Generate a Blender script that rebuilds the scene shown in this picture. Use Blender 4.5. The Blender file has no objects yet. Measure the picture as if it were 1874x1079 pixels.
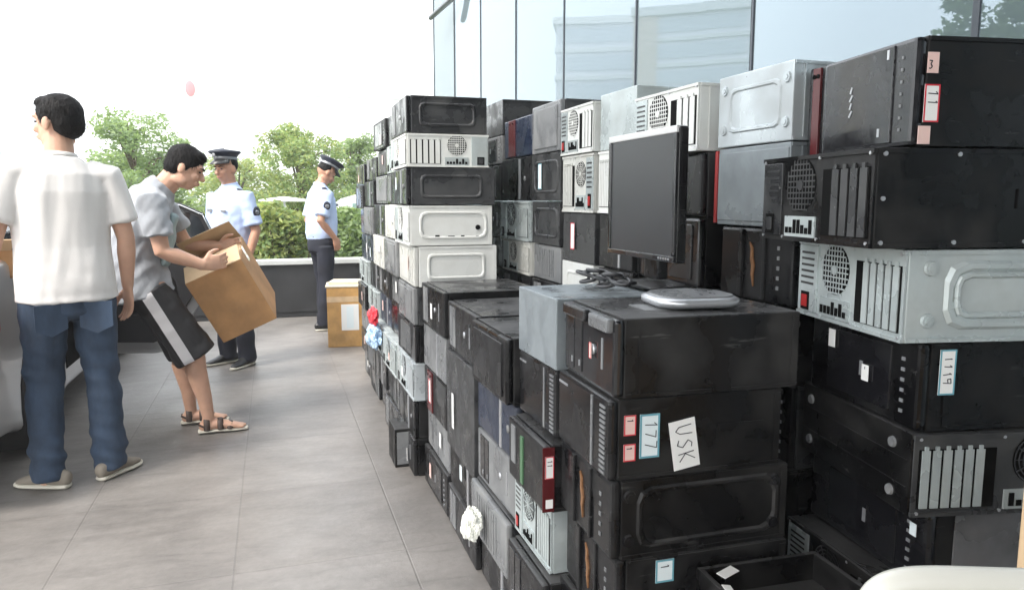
import bpy, bmesh, math, random
from mathutils import Vector, Matrix, Quaternion, noise
R = math.radians
PI = math.pi
random.seed(7)
S = bpy.context.scene
COL = S.collection

# ------------------------------------------------------------------ camera, sky, sun, exposure
CAM_Z, YAW, PITCH, FPX = 1.28, R(18), R(7.26), 1350.0
cd = bpy.data.cameras.new('camera'); cam = bpy.data.objects.new('camera', cd); COL.objects.link(cam)
cam.location = (0, 0, CAM_Z); cam.rotation_euler = (R(90) - PITCH, 0, -YAW)
cd.sensor_width = 36; cd.lens = FPX / 1874 * 36; cd.clip_start = .05; cd.clip_end = 2000
S.camera = cam
SUN_EL, SUN_AZ = R(50), R(-120)          # azimuth from +Y, clockwise
w = bpy.data.worlds.new('World'); S.world = w; w.use_nodes = True
nt = w.node_tree; bg = nt.nodes['Background']
sky = nt.nodes.new('ShaderNodeTexSky'); sky.sky_type = 'NISHITA'; sky.sun_disc = False
sky.sun_elevation = SUN_EL; sky.sun_rotation = SUN_AZ; sky.air_density = 1.0; sky.dust_density = 5; sky.ozone_density = 1
mixw = nt.nodes.new('ShaderNodeMix'); mixw.data_type = 'RGBA'; mixw.inputs[0].default_value = .72
mixw.inputs[7].default_value = (9.6, 9.9, 10.2, 1)
nt.links.new(sky.outputs[0], mixw.inputs[6]); nt.links.new(mixw.outputs[2], bg.inputs[0])
bg.inputs[1].default_value = 0.12
sd = bpy.data.lights.new('sun', 'SUN'); sd.energy = 1.3; sd.angle = R(14); sd.color = (1, .95, .88)
sun = bpy.data.objects.new('sun', sd); COL.objects.link(sun)
dv = Vector((math.sin(SUN_AZ) * math.cos(SUN_EL), math.cos(SUN_AZ) * math.cos(SUN_EL), math.sin(SUN_EL)))
sun.rotation_euler = dv.to_track_quat('Z', 'Y').to_euler(); sun.location = dv * 30
S.view_settings.view_transform = 'Standard'; S.view_settings.look = 'None'
S.view_settings.exposure = 1.68; S.view_settings.gamma = 1
S.render.engine = 'CYCLES'; S.cycles.volume_bounces = 3

# ------------------------------------------------------------------ pixel ray -> point (used only to choose real positions)
def ray(px, py):
    xv = (px - 937) / FPX; yv = (py - 539.5) / FPX
    down = yv * math.cos(PITCH) + math.sin(PITCH); fw = math.cos(PITCH) - yv * math.sin(PITCH)
    return Vector((fw * math.sin(YAW) + xv * math.cos(YAW), fw * math.cos(YAW) - xv * math.sin(YAW), -down))
def on_ground(px, py, z=0):
    r = ray(px, py); s = (CAM_Z - z) / -r.z; return Vector((r.x * s, r.y * s, z))
def on_X(px, py, X):
    r = ray(px, py); s = X / r.x; return Vector((X, r.y * s, CAM_Z + r.z * s))
def on_Y(px, py, Y):
    r = ray(px, py); s = Y / r.y; return Vector((r.x * s, Y, CAM_Z + r.z * s))
def near_depth(px, py, d):
    return Vector((0, 0, CAM_Z)) + ray(px, py) * d

# ------------------------------------------------------------------ materials
MATS = {}
def mat(name, col, rough=.5, metal=0, var=0.0, vscale=6, bump=0, bscale=60, dust=0, dustcol=(.16, .16, .15), spec=.5, stretch=None, coat=0, rnd=0, sheen=0, scr=0):
    if name in MATS: return MATS[name]
    m = bpy.data.materials.new(name); m.use_nodes = True; t = m.node_tree; N = t.nodes; L = t.links
    p = N['Principled BSDF']; p.inputs['Roughness'].default_value = rough; p.inputs['Metallic'].default_value = metal
    p.inputs['Specular IOR Level'].default_value = spec; p.inputs['Coat Weight'].default_value = coat
    p.inputs['Sheen Weight'].default_value = sheen
    p.inputs['Base Color'].default_value = (*col, 1)
    tc = N.new('ShaderNodeTexCoord'); mp = N.new('ShaderNodeMapping')
    if stretch: mp.inputs['Scale'].default_value = stretch
    L.new(tc.outputs['Object'], mp.inputs[0])
    oi = N.new('ShaderNodeObjectInfo')
    ad = N.new('ShaderNodeVectorMath'); ad.operation = 'ADD'
    sc = N.new('ShaderNodeMath'); sc.operation = 'MULTIPLY'; sc.inputs[1].default_value = 37
    L.new(oi.outputs['Random'], sc.inputs[0]); L.new(mp.outputs[0], ad.inputs[0]); L.new(sc.outputs[0], ad.inputs[1])
    cur = None
    def mix(a, b, fac):
        x = N.new('ShaderNodeMix'); x.data_type = 'RGBA'
        if isinstance(a, tuple): x.inputs[6].default_value = (*a, 1)
        else: L.new(a, x.inputs[6])
        if isinstance(b, tuple): x.inputs[7].default_value = (*b, 1)
        else: L.new(b, x.inputs[7])
        L.new(fac, x.inputs[0]); return x.outputs[2]
    cur = col
    if var:
        n = N.new('ShaderNodeTexNoise'); n.inputs['Scale'].default_value = vscale; n.inputs['Detail'].default_value = 5; n.inputs['Roughness'].default_value = .6
        L.new(ad.outputs[0], n.inputs['Vector'])
        cr = N.new('ShaderNodeMapRange'); cr.inputs[1].default_value = .32; cr.inputs[2].default_value = .68
        L.new(n.outputs['Fac'], cr.inputs[0])
        lo = tuple(c * (1 - var) for c in col); hi = tuple(min(1, c * (1 + var)) for c in col)
        cur = mix(lo, hi, cr.outputs[0])
    if dust:
        n2 = N.new('ShaderNodeTexNoise'); n2.inputs['Scale'].default_value = 7; n2.inputs['Detail'].default_value = 4; n2.inputs['Roughness'].default_value = .55; n2.inputs['Distortion'].default_value = .25
        L.new(ad.outputs[0], n2.inputs['Vector'])
        cr2 = N.new('ShaderNodeMapRange'); cr2.inputs[1].default_value = .47; cr2.inputs[2].default_value = .66; cr2.inputs[4].default_value = dust
        L.new(n2.outputs['Fac'], cr2.inputs[0])
        cur = mix(cur, dustcol, cr2.outputs[0])
        r2 = N.new('ShaderNodeMapRange'); r2.inputs[1].default_value = .42; r2.inputs[2].default_value = .62; r2.inputs[3].default_value = rough * .6; r2.inputs[4].default_value = min(1, rough + .3)
        L.new(n2.outputs['Fac'], r2.inputs[0]); L.new(r2.outputs[0], p.inputs['Roughness'])
    if dust and scr:
        ms = N.new('ShaderNodeMapping'); ms.inputs['Scale'].default_value = (9, 70, 70); ms.inputs['Rotation'].default_value = (.2, .35, .5); L.new(ad.outputs[0], ms.inputs[0])
        n4 = N.new('ShaderNodeTexNoise'); n4.inputs['Scale'].default_value = 1.0; n4.inputs['Detail'].default_value = 3; L.new(ms.outputs[0], n4.inputs['Vector'])
        m4 = N.new('ShaderNodeMapRange'); m4.inputs[1].default_value = .68; m4.inputs[2].default_value = .74; m4.inputs[4].default_value = .55
        L.new(n4.outputs['Fac'], m4.inputs[0]); cur = mix(cur, tuple(min(1, c * 1.8 + .02) for c in dustcol), m4.outputs[0])
        # grey painted on upward faces for their sky reflection, mottled by dust noise
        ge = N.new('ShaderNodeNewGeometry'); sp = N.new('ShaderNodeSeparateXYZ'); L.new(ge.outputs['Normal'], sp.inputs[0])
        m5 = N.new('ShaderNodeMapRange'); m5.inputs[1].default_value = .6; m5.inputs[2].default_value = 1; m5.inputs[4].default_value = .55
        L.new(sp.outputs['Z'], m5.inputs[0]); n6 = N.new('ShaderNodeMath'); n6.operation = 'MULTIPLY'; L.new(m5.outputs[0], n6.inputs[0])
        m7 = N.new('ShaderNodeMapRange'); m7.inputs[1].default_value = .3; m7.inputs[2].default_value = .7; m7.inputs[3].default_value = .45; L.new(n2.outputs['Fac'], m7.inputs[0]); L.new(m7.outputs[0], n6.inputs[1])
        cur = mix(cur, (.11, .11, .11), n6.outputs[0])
    if rnd:
        hv = N.new('ShaderNodeHueSaturation')
        mr = N.new('ShaderNodeMapRange'); mr.inputs[3].default_value = 1 - rnd; mr.inputs[4].default_value = 1 + rnd
        L.new(oi.outputs['Random'], mr.inputs[0]); L.new(mr.outputs[0], hv.inputs['Value'])
        if isinstance(cur, tuple): hv.inputs['Color'].default_value = (*cur, 1)
        else: L.new(cur, hv.inputs['Color'])
        cur = hv.outputs[0]
    if not isinstance(cur, tuple): L.new(cur, p.inputs['Base Color'])
    if bump:
        n3 = N.new('ShaderNodeTexNoise'); n3.inputs['Scale'].default_value = bscale; n3.inputs['Detail'].default_value = 4
        L.new(mp.outputs[0], n3.inputs['Vector'])
        b = N.new('ShaderNodeBump'); b.inputs['Strength'].default_value = bump; b.inputs['Distance'].default_value = .004
        L.new(n3.outputs['Fac'], b.inputs['Height']); L.new(b.outputs[0], p.inputs['Normal'])
    MATS[name] = m; return m
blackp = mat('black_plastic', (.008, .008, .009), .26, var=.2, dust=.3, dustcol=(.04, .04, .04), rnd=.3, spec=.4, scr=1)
blackg = mat('black_gloss_plastic', (.010, .010, .012), .14, dust=.2, dustcol=(.03, .03, .03), coat=.3)
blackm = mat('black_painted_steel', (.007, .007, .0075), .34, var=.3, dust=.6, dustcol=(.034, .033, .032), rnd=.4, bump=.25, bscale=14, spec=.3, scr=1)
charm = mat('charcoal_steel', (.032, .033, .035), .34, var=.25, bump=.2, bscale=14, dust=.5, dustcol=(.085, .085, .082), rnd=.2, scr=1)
greyp = mat('grey_plastic', (.16, .165, .17), .4, var=.15, dust=.4, dustcol=(.3, .3, .29))
galv = mat('galvanised_steel', (.46, .51, .51), .36, metal=.3, var=.12, vscale=9, dust=.3, dustcol=(.35, .35, .33))
pale = mat('pale_sheet_steel', (.50, .545, .565), .42, metal=.35, var=.08, dust=.25, dustcol=(.42, .42, .40))
bluegrey = mat('blue_grey_steel', (.29, .325, .345), .36, metal=.4, var=.1, dust=.25)
whitem = mat('white_enamel_steel', (.68, .69, .665), .45, var=.06, dust=.3, dustcol=(.5, .49, .44))
beige = mat('off_white_plastic', (.55, .55, .515), .45, var=.08, dust=.3, dustcol=(.42, .41, .36))
silverp = mat('silver_plastic', (.5, .51, .53), .28, metal=.6, var=.05)
redp = mat('red_plastic', (.38, .02, .02), .3)
darkred = mat('dark_red_gloss', (.09, .012, .014), .2)
navyp = mat('navy_plastic', (.018, .026, .05), .28, dust=.2)
greenp = mat('green_plastic', (.07, .16, .08), .35)
orangep = mat('orange_bronze_print', (.30, .15, .07), .35, metal=.3, var=.3, vscale=40)
hole = mat('dark_opening', (.004, .004, .004), .8, spec=.1)
ink = mat('black_ink', (.02, .02, .03), .6)
redink = mat('red_ink', (.6, .03, .05), .5)
blueink = mat('cyan_ink', (.14, .36, .44), .5)
paper = mat('white_paper', (.82, .82, .80), .7)
palelabel = mat('pale_label_paper', (.74, .82, .84), .6)
peach = mat('pinkish_label_paper', (.78, .55, .50), .6)
card = mat('brown_cardboard', (.42, .23, .10), .75, var=.22, vscale=5, bump=.2, bscale=30)
cardlight = mat('light_cardboard', (.56, .40, .24), .72, var=.12, vscale=5)
tape = mat('clear_packing_tape', (.60, .42, .24), .18, coat=.5, var=.15, vscale=12)
orangecard = mat('yellow_taped_cardboard', (.50, .28, .09), .35, var=.25, vscale=7, coat=.3)

# ------------------------------------------------------------------ mesh builder
class MB:
    def __init__(s, M=None):
        s.v = []; s.f = []; s.m = []; s.M = M or Matrix.Identity(4); s.cur = 0
    def add(s, vs, fs):
        o = len(s.v); s.v += [tuple(s.M @ Vector(p)) for p in vs]
        s.f += [tuple(i + o for i in f) for f in fs]; s.m += [s.cur] * len(fs)
    def box(s, a0, a1, b0, b1, c0, c1, bev=0):
        if a0 > a1: a0, a1 = a1, a0
        if b0 > b1: b0, b1 = b1, b0
        if c0 > c1: c0, c1 = c1, c0
        if not bev:
            s.add([(a0, b0, c0), (a1, b0, c0), (a1, b1, c0), (a0, b1, c0), (a0, b0, c1), (a1, b0, c1), (a1, b1, c1), (a0, b1, c1)],
                  [(0, 3, 2, 1), (4, 5, 6, 7), (0, 1, 5, 4), (1, 2, 6, 5), (2, 3, 7, 6), (3, 0, 4, 7)]); return
        bm = bmesh.new(); bmesh.ops.create_cube(bm, size=1)
        for v in bm.verts:
            v.co = Vector(((a0 + a1) / 2 + v.co.x * (a1 - a0), (b0 + b1) / 2 + v.co.y * (b1 - b0), (c0 + c1) / 2 + v.co.z * (c1 - c0)))
        bev = min(bev, .45 * min(a1 - a0, b1 - b0, c1 - c0))
        bmesh.ops.bevel(bm, geom=bm.edges[:], offset=bev, segments=2, profile=.6, affect='EDGES')
        bm.verts.index_update(); s.add([v.co.copy() for v in bm.verts], [tuple(v.index for v in f.verts) for f in bm.faces]); bm.free()
    def cyl(s, c, r, h, n=14, r2=None):   # axis along third axis
        r2 = r if r2 is None else r2
        vs = [(c[0] + r * math.cos(2 * PI * i / n), c[1] + r * math.sin(2 * PI * i / n), c[2]) for i in range(n)]
        vs += [(c[0] + r2 * math.cos(2 * PI * i / n), c[1] + r2 * math.sin(2 * PI * i / n), c[2] + h) for i in range(n)]
        s.add(vs, [tuple(reversed(range(n))), tuple(range(n, 2 * n))] + [(i, (i + 1) % n, n + (i + 1) % n, n + i) for i in range(n)])
    def ring(s, loops):
        n = len(loops[0]); vs = [p for l in loops for p in l]
        s.add(vs, [(k * n + i, k * n + (i + 1) % n, (k + 1) * n + (i + 1) % n, (k + 1) * n + i) for k in range(len(loops) - 1) for i in range(n)])
    def poly(s, pts, c0, c1):      # prism of a polygon in the first two axes
        n = len(pts)
        s.add([(p[0], p[1], c0) for p in pts] + [(p[0], p[1], c1) for p in pts],
              [tuple(reversed(range(n))), tuple(range(n, 2 * n))] + [(i, (i + 1) % n, n + (i + 1) % n, n + i) for i in range(n)])
    def stroke(s, pts, wd, c0, c1):
        for (x0, y0), (x1, y1) in zip(pts, pts[1:]):
            d = math.hypot(x1 - x0, y1 - y0) or 1e-6; nx, ny = -(y1 - y0) / d * wd / 2, (x1 - x0) / d * wd / 2
            s.poly([(x0 + nx, y0 + ny), (x0 - nx, y0 - ny), (x1 - nx, y1 - ny), (x1 + nx, y1 + ny)], c0, c1)
    def tube(s, pts, rad, n=14, side=(1, 0, 0), capl=.8):
        P = [Vector(p) for p in pts]; rr = [(r, r) if isinstance(r, (int, float)) else r for r in rad]
        rings = []
        side = Vector(side)
        for i, p in enumerate(P):
            t = (P[min(i + 1, len(P) - 1)] - P[max(i - 1, 0)]).normalized()
            sx = (side - t * side.dot(t))
            if sx.length < .05: sx = t.orthogonal()
            sx.normalize(); sy = t.cross(sx)
            rings.append((p, sx, sy, rr[i], t))
        full = []
        p, sx, sy, r, t = rings[0]; c = min(r) * capl
        for a in (75, 45, 20): full.append((p - t * c * math.sin(R(a)), sx, sy, (r[0] * math.cos(R(a)), r[1] * math.cos(R(a)))))
        full += [(q[0], q[1], q[2], q[3]) for q in rings]
        p, sx, sy, r, t = rings[-1]; c = min(r) * capl
        for a in (20, 45, 75): full.append((p + t * c * math.sin(R(a)), sx, sy, (r[0] * math.cos(R(a)), r[1] * math.cos(R(a)))))
        vs = []
        for p, sx, sy, r in full:
            for k in range(n):
                a = 2 * PI * k / n; vs.append(p + sx * r[0] * math.cos(a) + sy * r[1] * math.sin(a))
        m = len(full)
        fs = [(j * n + k, j * n + (k + 1) % n, (j + 1) * n + (k + 1) % n, (j + 1) * n + k) for j in range(m - 1) for k in range(n)]
        fs += [tuple(reversed(range(n))), tuple(range((m - 1) * n, m * n))]
        s.add(vs, fs)
    def ell(s, c, r, rot=None, nu=20, nv=12):
        vs = []; c = Vector(c)
        for j in range(nv + 1):
            th = PI * j / nv
            for i in range(nu):
                ph = 2 * PI * i / nu
                q = Vector((r[0] * math.sin(th) * math.cos(ph), r[1] * math.sin(th) * math.sin(ph), r[2] * math.cos(th)))
                if rot is not None: q = rot @ q
                vs.append(c + q)
        s.add(vs, [(j * nu + i, (j + 1) * nu + i, (j + 1) * nu + (i + 1) % nu, j * nu + (i + 1) % nu) for j in range(nv) for i in range(nu)])
    def mesh(s, name):
        me = bpy.data.meshes.new(name); me.from_pydata(s.v, [], s.f); me.update(); return me
    def build(s, name, mats, parent=None, smooth=False, auto=None):
        me = s.mesh(name)
        for m in (mats if isinstance(mats, (list, tuple)) else [mats]): me.materials.append(m)
        me.polygons.foreach_set('material_index', s.m)
        bm = bmesh.new(); bm.from_mesh(me); bmesh.ops.recalc_face_normals(bm, faces=bm.faces); bm.to_mesh(me); bm.free()
        if smooth: me.polygons.foreach_set('use_smooth', [True] * len(me.polygons))
        o = bpy.data.objects.new(name, me); COL.objects.link(o)
        if parent: o.parent = parent
        return o
def empty(name, loc, rz=0, rot=None):
    o = bpy.data.objects.new(name, None); COL.objects.link(o); o.location = loc
    o.rotation_euler = rot if rot else (0, 0, rz); o.empty_display_size = .1; return o
def tag(o, label=None, cat=None, group=None, kind=None):
    if label: o['label'] = label
    if cat: o['category'] = cat
    if group: o['group'] = group
    if kind: o['kind'] = kind
    return o
def fr(o, u, v, n):
    u, v, n = Vector(u), Vector(v), Vector(n)
    return Matrix(((u.x, v.x, n.x, o[0]), (u.y, v.y, n.y, o[1]), (u.z, v.z, n.z, o[2]), (0, 0, 0, 1)))

# ------------------------------------------------------------------ setting
def ground_mat():
    m = bpy.data.materials.new('stone_paving'); m.use_nodes = True; t = m.node_tree; N = t.nodes; L = t.links; p = N['Principled BSDF']
    tc = N.new('ShaderNodeTexCoord'); mp = N.new('ShaderNodeMapping'); L.new(tc.outputs['Object'], mp.inputs[0])
    mp.inputs['Location'].default_value = (.17, -.37, 0)
    br = N.new('ShaderNodeTexBrick'); br.offset = 0; br.inputs['Scale'].default_value = 1
    br.inputs['Brick Width'].default_value = .60; br.inputs['Row Height'].default_value = .74; br.inputs['Mortar Size'].default_value = .0045; br.inputs['Mortar Smooth'].default_value = .6
    br.inputs['Color1'].default_value = (.188, .174, .161, 1); br.inputs['Color2'].default_value = (.202, .188, .175, 1); br.inputs['Mortar'].default_value = (.164, .151, .140, 1)
    L.new(mp.outputs[0], br.inputs['Vector'])
    def noise_n(sc, det, lo, hi, a, b, stretch=None, dist=0):
        n = N.new('ShaderNodeTexNoise'); n.inputs['Scale'].default_value = sc; n.inputs['Detail'].default_value = det; n.inputs['Distortion'].default_value = dist; n.inputs['Roughness'].default_value = .62
        if stretch:
            q = N.new('ShaderNodeMapping'); q.inputs['Scale'].default_value = stretch; q.inputs['Rotation'].default_value = (0, 0, R(8)); L.new(tc.outputs['Object'], q.inputs[0]); L.new(q.outputs[0], n.inputs['Vector'])
        else: L.new(tc.outputs['Object'], n.inputs['Vector'])
        r = N.new('ShaderNodeMapRange'); r.inputs[1].default_value = lo; r.inputs[2].default_value = hi; r.inputs[3].default_value = a; r.inputs[4].default_value = b
        L.new(n.outputs['Fac'], r.inputs[0]); return r.outputs[0]
    cur = br.outputs['Color']
    for args in ((1.1, 6, .35, .65, .76, 1.12, None, .5), (5, 8, .35, .7, 1.09, .86, (1, 2.6, 1), .3), (45, 4, .3, .7, .93, 1.06)):
        f = noise_n(*args); x = N.new('ShaderNodeVectorMath'); x.operation = 'SCALE'; L.new(cur, x.inputs[0]); L.new(f, x.inputs['Scale']); cur = x.outputs[0]
    f = noise_n(2.3, 9, .56, .74, 0, .62, (1, 3.2, 1), 1.2)
    x = N.new('ShaderNodeMix'); x.data_type = 'RGBA'; L.new(f, x.inputs[0]); L.new(cur, x.inputs[6]); x.inputs[7].default_value = (.10, .092, .085, 1); cur = x.outputs[2]
    L.new(cur, p.inputs['Base Color'])
    p.inputs['Specular IOR Level'].default_value = .55; rr = noise_n(3, 6, .3, .7, .36, .52); L.new(rr, p.inputs['Roughness'])
    b = N.new('ShaderNodeBump'); b.inputs['Strength'].default_value = .35; b.inputs['Distance'].default_value = .004
    n3 = N.new('ShaderNodeTexNoise'); n3.inputs['Scale'].default_value = 30; n3.inputs['Detail'].default_value = 6; L.new(tc.outputs['Object'], n3.inputs['Vector'])
    mm = N.new('ShaderNodeMath'); mm.operation = 'SUBTRACT'; L.new(n3.outputs['Fac'], mm.inputs[0]); L.new(br.outputs['Fac'], mm.inputs[1]); L.new(mm.outputs[0], b.inputs['Height']); L.new(b.outputs[0], p.inputs['Normal'])
    return m
b = MB(); b.add([(-14, -8, 0), (14, -8, 0), (14, 8.45, 0), (-14, 8.45, 0)], [(0, 1, 2, 3)])
tag(b.build('paving', ground_mat()), kind='structure')
grass = mat('grass_ground', (.07, .11, .035), .9, var=.4, vscale=1.5)
b = MB(); b.add([(-110, -40, -.012), (110, -40, -.012), (110, 110, -.012), (-110, 110, -.012)], [(0, 1, 2, 3)])
tag(b.build('ground', grass), kind='structure')
asph = mat('asphalt', (.09, .09, .09), .85, var=.2)
b = MB(); b.add([(-109, 14.5, -.006), (109, 14.5, -.006), (109, 20, -.006), (-109, 20, -.006)], [(0, 1, 2, 3)])
tag(b.build('road', asph), kind='structure')

# low dark parapet with a pale coping
pw = empty('parapet_wall', (0, 8.45, 0)); tag(pw, 'low dark grey terrace wall with a pale coping behind the officers', 'wall')
darkstone = mat('dark_granite', (.035, .036, .038), .35, var=.2, vscale=3, bump=.05)
cop = mat('pale_coping_stone', (.52, .53, .51), .5, var=.1)
b = MB()
x = -9.0
while x < 2.3:
    b.box(x + .003, min(x + .897, 2.3), 0, .2, .06, .585); x += .9
b.box(-9, 2.3, .012, .19, 0, .575); b.build('wall_panel', darkstone, pw)
b = MB(); b.box(-9, 2.32, -.03, .23, .585, .635, .006); b.build('coping', cop, pw)

# glass facade
XG, SP = 2.42, 1.31
fac = empty('glass_facade', (XG, 0, 0)); tag(fac, 'reflective blue tinted glass facade with dark vertical mullions behind the piles', 'facade')
glass = bpy.data.materials.new('reflective_glass'); glass.use_nodes = True
p = glass.node_tree.nodes['Principled BSDF']; p.inputs['Base Color'].default_value = (.30, .345, .375, 1); p.inputs['Metallic'].default_value = 1; p.inputs['Roughness'].default_value = .012
gt = glass.node_tree; df = gt.nodes.new('ShaderNodeBsdfDiffuse'); df.inputs[0].default_value = (.24, .30, .33, 1); gm = gt.nodes.new('ShaderNodeMixShader'); gm.inputs[0].default_value = .45
gt.links.new(p.outputs[0], gm.inputs[1]); gt.links.new(df.outputs[0], gm.inputs[2]); gt.links.new(gm.outputs[0], gt.nodes['Material Output'].inputs[0])
mull = mat('dark_mullion', (.05, .06, .075), .4)
y0 = .863 * XG
gy = [y0 + SP * k for k in range(-5, 8)]
for k, (a, c) in enumerate(zip(gy, gy[1:])):
    b = MB(); j = random.uniform(-.004, .004)
    b.add([(j, a + .012, .12), (-j, c - .012, .12), (-j + .004, c - .012, 6.5), (j - .004, a + .012, 6.5)], [(0, 1, 2, 3)])
    b.add([(.03, a, .1), (.03, c, .1), (.03, c, 6.5), (.03, a, 6.5)], [(0, 1, 2, 3)]); b.m[-1] = 1
    b.build('glass_pane', [glass, hole], fac)
for a in gy:
    b = MB(); wd = .006 if a > 5 else (.008 if a > 2.5 else .015)
    b.box(-.006, .05, a - wd, a + wd, 0, 6.52, .003); b.build('mullion', mull, fac)
b = MB(); b.box(-.008, .06, gy[0], gy[-1], 0, .12); b.build('base_rail', mull, fac)
# steel strut at the top of the facade
st = MB(); p0 = on_X(788, 33, 2.2); p1 = on_X(850, -22, XG - .03)
p1.x = XG - .032
st.tube([p0, p1], [.035, .035], 12)
o = st.build('steel_strut', mat('dark_steel', (.14, .15, .16), .35, metal=.6), smooth=True); tag(o, 'dark round steel strut sloping up to the glass facade at top', 'strut')

# unseen canopy and wall around the camera, added to shade the near sides
cano = empty('shade_canopy', (0, 0, 0)); tag(cano, 'flat grey canopy added overhead for shade, outside the top of the picture', 'canopy')
cgrey = mat('grey_soffit', (.16, .16, .165), .6, var=.1)
b = MB(); b.box(-2.6, 2.36, -4.8, 1.9, 4.4, 4.65); b.build('roof_slab', cgrey, cano)
for yy in (-4.7, -2.9):
    b = MB(); b.box(2.08, 2.33, yy, yy + .25, 0, 4.4); b.build('column', cgrey, cano)
bw_ = empty('shade_wall', (0, -5, 0)); tag(bw_, 'dark stone wall added behind the camera to darken reflections, outside the picture', 'wall')
b = MB(); b.box(.2, 9, -.3, 0, 0, 4.38); b.build('wall_panel', darkstone, bw_)
b = MB(); b.box(.5, 1.9, .001, .03, .02, 2.6); b.build('door_opening', mull, bw_)

# ------------------------------------------------------------------ computer cases
def stick_strokes(mb, text, u, v, h, wd, n0, rot=0):
    G = {'1': [[(.5, 0), (.5, 1)], [(.5, 1), (.3, .8)]], '7': [[(0, 1), (.7, 1), (.3, 0)]], '9': [[(.7, .6), (.1, .6), (.1, 1), (.7, 1), (.6, 0)]],
         'U': [[(0, 1), (0, .2), (.3, 0), (.6, .2), (.6, 1)]], 'S': [[(.65, .9), (.3, 1), (0, .75), (.6, .35), (.3, 0), (0, .1)]],
         'K': [[(0, 0), (0, 1)], [(.6, 1), (0, .45), (.65, 0)]], '3': [[(0, 1), (.6, 1), (.25, .6), (.6, .3), (.3, 0), (0, .1)]], '-': [[(0, .5), (.5, .5)]]}
    x = 0
    for ch in text:
        for st_ in G.get(ch, []):
            pts = []
            for (a, b_) in st_:
                aa, bb = x + a * h * .8, b_ * h
                if rot: aa, bb = bb * 1, -aa
                pts.append((u + aa + random.uniform(-.06, .06) * h, v + bb + random.uniform(-.06, .06) * h))
            mb.stroke(pts, wd, n0, n0 + .0006)
        x += h * .85
def rr_loop(u0, u1, v0, v1, c, n, k=0):
    pts = [(u0 + c, v0), (u1 - c, v0), (u1 - c * .3, v0 + c * .3), (u1, v0 + c), (u1, v1 - c), (u1 - c * .3, v1 - c * .3), (u1 - c, v1), (u0 + c, v1), (u0 + c * .3, v1 - c * .3), (u0, v1 - c), (u0, v0 + c), (u0 + c * .3, v0 + c * .3)]
    return [(a, b_, n) for a, b_ in pts]
def emboss(mb, u0, u1, v0, v1, c=.02, h=.004, w_=.007):
    mb.ring([rr_loop(u0, u1, v0, v1, c, -.001), rr_loop(u0 + w_ * .6, u1 - w_ * .6, v0 + w_ * .6, v1 - w_ * .6, c, h), rr_loop(u0 + w_ * 1.4, u1 - w_ * 1.4, v0 + w_ * 1.4, v1 - w_ * 1.4, c, h), rr_loop(u0 + 2 * w_, u1 - 2 * w_, v0 + 2 * w_, v1 - 2 * w_, c, -.001)])

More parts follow.
